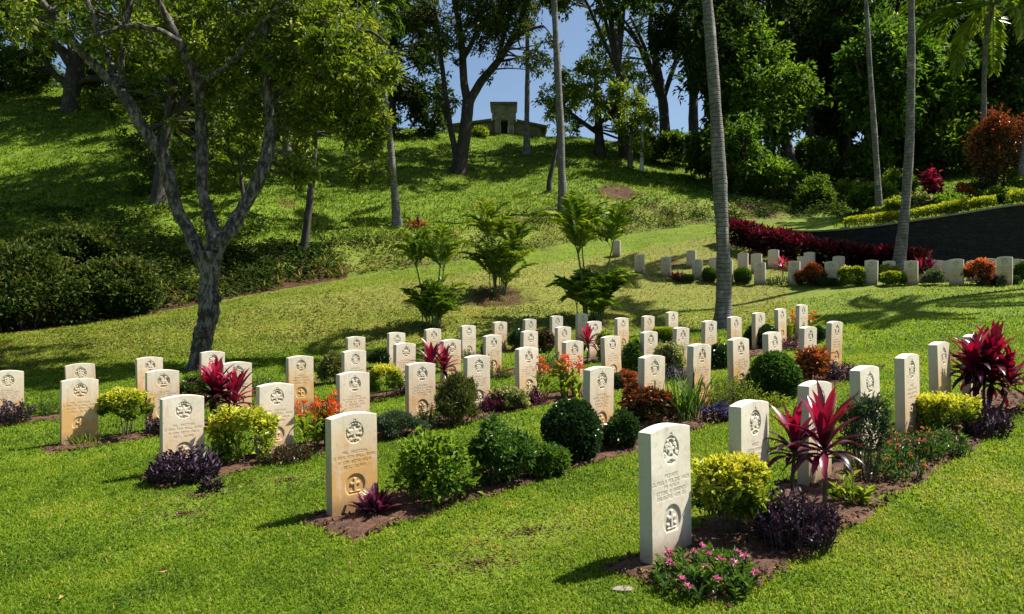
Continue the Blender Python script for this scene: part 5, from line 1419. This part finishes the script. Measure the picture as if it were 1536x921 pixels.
# --- spreading tree on the crest at far left
f2 = hit(106, 165); d2 = f2[1]
tree('spreading_tree', 'dark spreading tree on the crest at far left', f2, [
 pl([(106,167,27),(107,150,24),(109,125,24),(112,100,23)], d2),
 pl([(112,105,18),(95,75,15),(55,52,14),(15,30,12),(-30,15,9)], d2), pl([(112,102,16),(125,70,13),(150,48,11),(190,20,8)], d2),
 pl([(108,130,12),(85,115,10),(72,98,8),(62,70,7),(40,55,5)], d2), pl([(110,128,10),(135,116,10),(165,120,8),(195,112,6)], d2), pl([(112,100,12),(105,60,10),(98,20,8),(90,-20,6)], d2)],
 blob(10, 40, 90, 70, d2, 5, 26, 1.5, 150)+blob(150, -100, 220, 80, d2, 7, 40, 1.7, 190)+blob(90, 25, 190, 45, d2-3, 4, 14, 1.3, 150)+blob(300, -40, 130, 60, d2+2, 4, 30, 1.5, 190)+blob(150, 20, 130, 55, d2, 6, 30, 1.5, 150)+blob(20, 110, 50, 30, d2, 3, 6, 1.0, 110)+blob(215, 80, 60, 60, d2, 4, 14, 1.3, 140), M['bark_dark'], M['tree_b'], .36, .16, (.5, .22), twig=.09)  # blobs above the view added to throw shade on the left slope
f3 = hit(237, 303); d3 = f3[1]
tree('leaning_tree', 'dark tree partly hidden behind the big forked tree', f3, [pl([(237,305,26),(240,275,20),(245,230,17),(255,170,15),(262,110,12),(270,50,9)], d3), pl([(250,190,11),(280,140,9),(310,90,7)], d3)],
 blob(270, 70, 110, 80, d3, 4, 26, 1.0, 150)+blob(260, -110, 200, 90, d3+1, 6, 44, 1.3, 190)+blob(300, 25, 120, 55, d3+3, 4, 34, 1.1, 190)+blob(330, 140, 70, 60, d3, 3, 12, .9, 130)+blob(340, 215, 55, 60, d3+3, 2, 16, .8, 130)+blob(205, 175, 75, 60, d3+3, 2.5, 20, .85, 140)+blob(215, 245, 45, 40, d3+1, 1.5, 7, .7, 110), M['bark_dark'], M['tree_a'], .27, .11, (.4, .2), twig=.07)  # high and rear blobs enlarged to shade the slope below
f4 = hit(432, 259); d4 = f4[1]
tree('hill_tree', 'short grey-trunked tree on the hill behind the forked tree', f4, [pl([(432,261,16),(431,240,14),(430,205,13),(428,170,11),(425,120,8)], d4)],
 blob(425, 110, 90, 75, d4, 4, 24, 1.1, 150)+blob(470, -60, 130, 90, d4, 6, 34, 1.4, 190)+blob(500, 15, 95, 60, d4-1, 4, 26, 1.1, 180)+blob(395, 175, 50, 36, d4, 2, 6, .9, 120), M['bark_grey'], M['tree_a'], .32, .13, (.4, .2), twig=.07)  # upper blobs are extra canopy, added to shade the hillside
for px, w_, h_, off, lab, mt in ((20,110,64,1.5,'leafy bush on the crest at the far left edge','tree_b'),(165,90,44,2,'leafy bush on the crest right of the spreading tree','tree_a'),(240,100,60,2.5,'dark bush on the crest behind the leaning tree','tree_b'),(330,100,70,2.5,'bush on the crest left of the short grey-trunked tree','tree_a'),(395,80,64,2.5,'dark bush on the crest behind the short grey-trunked tree','tree_b'),(480,110,80,2,'big bush on the crest right of the thin dark tree','tree_b'),(555,70,50,2,'bush on the crest left of the dark dense tree','tree_d')):
    kk, _ = knots(px); d = kk[11]-off; x = (px-CX)/F*d
    shrub('crest_bush', lab, 'shrub', px, 0, w_, h_, mt, .34, .16, .0, (.45, .2), .1, fill=.75, nst=6, lump=.35, pos=(x, d, H(x, d)), group='bushes along the crest')
f6 = hit(366, 298); d6 = f6[1]
tree('sapling', 'very thin dark sapling between the forked limbs', f6, [pl([(366,300,6),(362,270,5),(358,230,4),(362,190,3)], d6)], blob(360, 205, 30, 30, d6, .8, 6, .5, 70), M['bark_dark'], M['tree_a'], .2, .08, (.45, .2))
# --- dark tree between, against the sky
f7 = hit(590, 198); d7 = f7[1]
tree('dark_tree', 'dark dense tree on the crest left of the feathery tree', f7, [pl([(588,200,16),(588,150,12),(589,90,10),(592,30,8)], d7)],
 blob(610, 100, 62, 90, d7, 5, 40, 1.5, 170)+blob(640, 160, 34, 36, d7, 3, 10, 1.1, 150), M['bark_grey'], M['tree_d'], .42, .2, (.5, .2), twig=.09)
# --- feathery forked tree against the sky
f8 = hit(689, 257); d8 = f8[1]
tree('feathery_tree', 'tall forked feathery tree standing against the sky left of the building', f8, [
 pl([(688,259,27),(690,240,22),(696,210,19),(700,180,18),(702,150,18)], d8),
 pl([(702,158,14),(695,120,12),(694,80,11),(690,40,9),(680,-5,8),(670,-60,6)], d8), pl([(702,155,14),(722,120,12),(745,95,11),(765,65,10),(785,20,8),(800,-40,6)], d8),
 pl([(686,240,10),(675,190,9),(668,140,8),(662,90,7),(655,20,6)], d8), pl([(694,90,8),(715,50,7),(722,0,6),(735,-50,5)], d8), pl([(768,60,7),(790,45,5),(815,38,4)], d8), pl([(745,95,7),(765,20,6),(770,-30,5)], d8)],
 blob(690, 10, 95, 60, d8, 5, 34, 1.05, 105)+blob(770, 20, 60, 45, d8, 3, 24, .9, 130)+blob(745, 12, 60, 34, d8-1.5, 2.5, 14, .9, 140)+blob(602, 5, 60, 45, d8+1, 3, 18, 1.0, 170)+blob(745, -32, 85, 30, d8-2, 3, 22, 1.0, 160)+blob(640, 60, 34, 50, d8, 3, 9, .8, 90)+blob(720, 90, 60, 40, d8, 3, 9, .6, 60)+blob(795, 75, 50, 50, d8, 3, 14, .7, 80)+blob(665, 130, 30, 50, d8, 2, 6, .6, 60)+blob(760,-110,190,70,d8-1,6,34,1.4,170), M['bark_dark'], M['feather'], .30, .11, (.5, .2), twig=.07)  # top blobs added so the middle of the hill falls in shade
# --- lime tree
f9 = hit(899, 232); d9 = f9[1]
tree('lime_green_tree', 'light yellow-green tree on the hilltop right of the pale palm', f9, [pl([(900,234,20),(899,205,13),(897,175,11),(895,140,8),(893,110,6)], d9), pl([(898,200,8),(870,180,6),(845,160,4)], d9), pl([(898,185,8),(925,165,6),(955,150,4)], d9)],
 blob(900, 130, 70, 50, d9, 4, 34, 1.1, 150)+blob(848, 160, 36, 40, d9, 2.5, 16, .9, 130)+blob(945, 185, 34, 26, d9-2, 2, 9, .8, 120)+blob(960, 215, 22, 18, d9-4, 1.5, 5, .6, 110), M['bark_dark'], M['lime'], .34, .13, (.5, .2), twig=.06)
for px, py, w, lab, mt in ((962, 256, 7, 'whitewashed slim trunk right of the lime tree', 'white_bark'), (945, 250, 9, 'grey slim trunk just left of the whitewashed one', 'bark_grey')):
    f = hit(px, py)
    tree('slim_tree', lab, f, [pl([(px, py+1, w), (px+1, py-20, w*.8), (px+2, py-50, w*.6), (px+3, py-80, w*.4)], f[1])], blob(px+2, py-80, 26, 22, f[1], 1.5, 5, .7, 90), M[mt], M['lime'], .3, .12, (.4, .2))
fs = hit(824, 287)
tree('sapling', 'crooked thin sapling left of the pale palm on the hillside', fs, [pl([(824,289,10),(824,270,8),(830,245,6),(836,215,4),(838,190,3)], fs[1])], blob(838, 190, 18, 20, fs[1], .8, 4, .5, 50), M['bark_dark'], M['tree_b'], .22, .09)
# --- dark wood on the right
def woodtree(label, px, py, crown, d=None, leaf='tree_b', lean=0, w=18, L=.42, n=46, rc=1.5, nl=170, tint=(.5, .22), bark='bark_dark', name='wood_tree', low=None):
    f = hit(px, py) if d is None else np.array([(px-CX)/F*d, d, H((px-CX)/F*d, d)])
    dd = f[1]
    by = CY-(f[2]-EYE)/dd*F
    cx_, cy_, rx_, ry_ = crown
    lim = [pl([(px, by+2, w*1.2), (px+lean*.2, by-30, w), (px+lean*.6, (by+cy_)/2, w*.8), (cx_, cy_, w*.55), (cx_+3, cy_-ry_*.6, w*.3)], dd)]
    for _ in range(4):
        a = rng.uniform(-1, 1)
        lim.append(pl([(px+lean*.7, (by+cy_)/2+10, w*.5), ((px+lean+cx_+a*rx_)/2, cy_+10, w*.35, a), (cx_+a*rx_*.8, cy_-ry_*.4*rng.random(), w*.2, rng.uniform(-2, 2))], dd))
    cls = blob(cx_, cy_, rx_, ry_, dd, rx_*dd/F*.8, n, rc, nl)
    return tree(name, label, f, lim, cls, M[bark], M[leaf], L, L*.45, tint, twig=.09, group='trees of the wood')
woodtree('tall dark tree with a bare trunk behind the lime tree', 1000, 252, (975, 50, 110, 85), 67, 'tree_b', -10, 17, .38, 60, 1.3, 75)
woodtree('tall dark tree left of the near palm, crown beyond the top edge', 1040, 250, (1045, 30, 70, 100), 60, 'tree_d', 0, 16, .42, 50, 1.5, 170)
woodtree('dark tree directly behind the near palm trunk', 1078, 268, (1078, 70, 58, 100), 52, 'tree_d', 0, 12, .42, 46, 1.3, 180, (.55, .2))
woodtree('leafy dark tree by the lime tree, its high crown added for shade', 935, 215, (905, -35, 125, 60), 56, 'tree_b', -10, 13, .42, 50, 1.4, 150)  # crown set mostly above the view to shade the central hill
woodtree('round bushy bright green tree right of the near palm', 1192, 268, (1150, 130, 74, 86), 51, 'tree_c', -20, 18, .36, 70, 1.25, 190, (.58, .22))
woodtree('low bushy green tree at the wood edge behind the near palm', 1105, 288, (1112, 232, 44, 52), None, 'tree_c', 0, 10, .34, 30, 1.0, 170, (.45, .22))
woodtree('dark tree behind the round bushy one', 1215, 255, (1200, 60, 90, 100), 64, 'tree_d', 0, 14, .45, 60, 1.7, 180)
woodtree('broad-leaved tree left of the leaning palm with sunlit top', 1292, 262, (1330, 110, 74, 84), 50, 'tree_c', 20, 17, .46, 66, 1.3, 150, (.38, .22))
woodtree('broad-leaved tree right of the leaning palm', 1400, 256, (1412, 120, 62, 84), 52, 'tree_c', 4, 15, .46, 54, 1.3, 150, (.32, .22))
woodtree('high dark tree over the leaning palm', 1330, 250, (1330, 20, 110, 80), 62, 'tree_b', 0, 16, .48, 66, 1.8, 180, (.4, .2))
woodtree('high dark tree behind the top right palm', 1470, 250, (1465, 70, 90, 110), 58, 'tree_d', 0, 16, .48, 66, 1.8, 190, (.55, .2))
woodtree('dark tree at the right edge of the wood', 1560, 250, (1545, 120, 70, 110), 52, 'tree_d', 0, 16, .46, 54, 1.7, 180, (.5, .2))
woodtree('dark tree at the heart of the wood', 1270, 250, (1262, 130, 60, 90), 66, 'tree_d', 0, 12, .46, 44, 1.6, 170)
for px, d, w_, h_, lab, mt in ((1060,50,70,80,'dark bush at the wood edge left of the near palm','tree_b'),(1165,47,80,60,'sunlit bush below the round bushy tree','tree_c'),(1225,52,70,80,'tall bush between the round bushy tree and thin palm','tree_b'),(1300,50,70,70,'bush at the wood edge behind the thin palm','tree_b'),(1352,54,70,80,'bush between the two palms at the wood edge','tree_c'),(1425,50,80,90,'leafy bush at the wood edge right of the leaning palm','tree_b'),(1480,52,70,110,'tall dark bush behind the tall croton','tree_d'),(1010,56,60,50,'low dark bush under the tall dark trees','tree_b'),(960,58,50,34,'low bush under the lime tree','tree_b')):
    x = (px-CX)/F*d
    shrub('wood_bush', lab, 'shrub', px, 0, w_, h_, mt, .36, .17, .0, (.5, .22), .15, fill=.7, nst=6, lump=.35, pos=(x, d, H(x, d)), group='bushes at the wood edge')
# far-off wood behind, one mass
mb = MB()
nn = 60000
px = rng.uniform(1060, 1750, nn); d = rng.uniform(69, 84, nn)
top = 10 + 60*fbm(px*.012, d*0, 91)
u = rng.random(nn)**.8; gy_ = 272
yy = top - 120 + (gy_-top+120)*u
x = (px-CX)/F*d; z = (CY-yy)/F*d + EYE
gap = ((px-1298)**2/22**2 + (yy-205)**2/26**2 < 1) | ((px-1180)**2/50**2 + (yy-210)**2/22**2 < .9)
k = ~gap
P = np.stack([x, d, z], 1)[k]
leaves(mb, P, rng.normal(0, 1, P.shape), rng.uniform(.6, 1.0, len(P)), rng.uniform(.35, .5, len(P)), .15, np.clip(rng.normal(.45, .22, len(P)), 0, 1))
nn = 15000
px = rng.uniform(330, 560, nn); d = rng.uniform(66, 76, nn); yy = 195 - 210*rng.random(nn)
k = fbm(px*.03, yy*.03, 95) > .40
P = np.stack([(px-CX)/F*d, d, (CY-yy)/F*d+EYE], 1)[k]
leaves(mb, P, rng.normal(0, 1, P.shape), rng.uniform(.5, .9, len(P)), rng.uniform(.3, .45, len(P)), .15, np.clip(rng.normal(.5, .22, len(P)), 0, 1))
nn = 6000
px = rng.uniform(-150, 330, nn); d = rng.uniform(66, 74, nn); yy = 135 - 60*rng.random(nn)
k = fbm(px*.03, yy*.05, 96) > .48
P = np.stack([(px-CX)/F*d, d, (CY-yy)/F*d+EYE], 1)[k]
leaves(mb, P, rng.normal(0, 1, P.shape), rng.uniform(.5, .9, len(P)), rng.uniform(.3, .45, len(P)), .15, np.clip(rng.normal(.5, .22, len(P)), 0, 1))
tag(mb.build('far_wood', M['tree_d']), 'dense dark wood filling the background along the crest', 'wood', None, 'stuff')

# ------------------------------------------------------------------ hilltop building
bb = hit(745, 204); bd = bb[1]+1.0; k = bd/F
ground_y = 204
root = empty('stone_building', tuple(at(752, ground_y, bd))); tag(root, 'low grey concrete building with a square turret on the hilltop', 'building')
o0 = np.array(root.location)
def bpt(px, py, dd=0): return at(px, py, bd+dd)-o0
def prism(mb, x0, x1, ytop0, ytop1, ybot, f, b):
    P = [bpt(x0, ybot, f), bpt(x1, ybot, f), bpt(x1, ytop1, f), bpt(x0, ytop0, f)]
    Q = [p+np.array([0, b-f, 0]) for p in P]
    mb.add(np.array(P+Q), [[0,1,2,3],[5,4,7,6],[1,5,6,2],[4,0,3,7],[3,2,6,7],[0,4,5,1]])
m = MB(); prism(m, 676, 737.97, 189, 181, 215, .2, 5); prism(m, 774.03, 812, 182, 188, 218, .2, 5); m.build('wall', M['concrete'], root)
m = MB(); prism(m, 669, 737.4, 186, 177.5, 181.5, -.25, 5.4)
P = [bpt(669, 189.5, -.25), bpt(737.4, 181, -.25), bpt(737.4, 177.5, -.25), bpt(669, 186, -.25)]
m = MB()
def slope(mb, x0, x1, a0, a1, th, f, b):
    P = [bpt(x0, a0+th, f), bpt(x1, a1+th, f), bpt(x1, a1, f), bpt(x0, a0, f)]
    Q = [p+np.array([0, b-f, 0]) for p in P]
    mb.add(np.array(P+Q), [[0,1,2,3],[5,4,7,6],[1,5,6,2],[4,0,3,7],[3,2,6,7],[0,4,5,1]])
slope(m, 669, 737.3, 186, 177, 3.6, -.25, 5.4); slope(m, 774.7, 821, 178, 187.5, 3.6, -.25, 5.4); m.build('roof', M['concrete_cap'], root)
m = MB(); prism(m, 738, 774, 156, 156, 179, -.35, 2); tw = m.build('turret', M['concrete'], root)
m = MB(); prism(m, 735, 776, 152, 152, 155.6, -.6, 2.3); m.build('cap', M['concrete_cap'], tw)
m = MB(); prism(m, 742, 751, 179.3, 179.3, 216, -.35, .1); m.build('pillar', M['concrete'], root)
m = MB(); prism(m, 762, 770, 179.3, 179.3, 216, -.35, .1); m.build('pillar', M['concrete'], root)
m = MB(); prism(m, 751.2, 761.8, 180, 180, 216, .5, .7); m.build('doorway', M['dark_void'], root)  # solid dark panel in place of the shaded opening
m = MB(); prism(m, 738, 741.8, 179.2, 179.2, 216, .2, 4); prism(m, 770.2, 774, 179.2, 179.2, 216, .2, 4); m.build('wall', M['concrete'], root)
shrub('leafy_shrub', 'small light green shrub in front of the hilltop building', 'shrub', 721, 206, 24, 16, 'lime', .3, .12, .0, (.6, .2), fill=.6, lump=.3)
# low distant walls / sheds seen under the trees right of the building are left to the wood

# ------------------------------------------------------------------ small things
for (px, py, s, lab) in ((265, 776, .055, 'curled brown leaf on the grass before the purple plants'), (405, 792, .05, 'small tan leaf on the grass left of centre'), (252, 861, .06, 'pale fallen leaf on the grass at lower left'), (88, 908, .06, 'fallen leaf near the bottom left corner')):
    p = hit(px, py); mb = MB()
    a = rng.uniform(0, 6.28)
    leaves(mb, np.array([[0, 0, .028]]), np.array([[math.cos(a), math.sin(a), .05]]), s, s*.45, .25)
    o = mb.build('fallen_leaf', M['dead_leaf']); o.location = tuple(p); tag(o, lab, 'leaf', 'fallen leaves')
p = hit(936, 886); mb = MB()
a = np.linspace(0, 2*np.pi, 11)[:-1]; rr = rng.uniform(.8, 1.15, 10)
V = np.concatenate([np.stack([np.cos(a)*.082*rr, np.sin(a)*.045*rr, a*0-.03], 1), np.stack([np.cos(a)*.068*rr, np.sin(a)*.04*rr, a*0+.010], 1), [[0, 0, .012]]])
mb.add(V, [[i, (i+1) % 10, 10+(i+1) % 10, 10+i] for i in range(10)], [[10+i, 10+(i+1) % 10, 20] for i in range(10)])
o = mb.build('flat_stone', M['flagstone']); o.location = tuple(p); o.rotation_euler = (0, 0, .3)
tag(o, 'small flat tan stone on the bed edge before the nearest headstone', 'stone')

# ------------------------------------------------------------------ camera, light, sky
cam = bpy.data.cameras.new('camera'); co = bpy.data.objects.new('camera', cam); COL.objects.link(co)
cam.sensor_width = 36; cam.sensor_fit = 'HORIZONTAL'; cam.lens = 36*F/1536
cam.clip_start = .05; cam.clip_end = 2000
co.location = (0, 0, EYE); co.rotation_euler = (R(90), 0, 0)
sc.camera = co
EL = R(56); sdir = np.array([.955*math.cos(EL), .297*math.cos(EL), math.sin(EL)])
sun = bpy.data.lights.new('sun', 'SUN'); so = bpy.data.objects.new('sun', sun); COL.objects.link(so)
sun.energy = 5.0; sun.angle = R(.53); sun.color = (1, .955, .87)
from mathutils import Vector
so.rotation_euler = Vector(sdir).to_track_quat('Z', 'Y').to_euler(); so.location = (20, 10, 40)
w = bpy.data.worlds.new('World'); sc.world = w; w.use_nodes = True
nt = w.node_tree; nt.nodes.clear()
out = nt.nodes.new('ShaderNodeOutputWorld'); bg = nt.nodes.new('ShaderNodeBackground'); sky = nt.nodes.new('ShaderNodeTexSky')
sky.sky_type = 'NISHITA'; sky.sun_disc = False; sky.sun_elevation = EL; sky.sun_rotation = math.atan2(.955, .297)
sky.air_density = 1.0; sky.dust_density = 1.6
bg.inputs[1].default_value = .05
hz = mixc(nt, 1.0, sky.outputs[0], (1.12, 1.2, 1.25), 'MULTIPLY')
nt.links.new(hz, bg.inputs[0]); nt.links.new(bg.outputs[0], out.inputs[0])
sc.view_settings.view_transform = 'Standard'; sc.view_settings.look = 'None'
sc.view_settings.exposure = 1.15; sc.view_settings.gamma = 1
sc.view_settings.use_curve_mapping = False
sc.cycles.max_bounces = 6; sc.cycles.diffuse_bounces = 2; sc.cycles.glossy_bounces = 2; sc.cycles.transmission_bounces = 4; sc.cycles.transparent_max_bounces = 4
sc.cycles.use_denoising = True
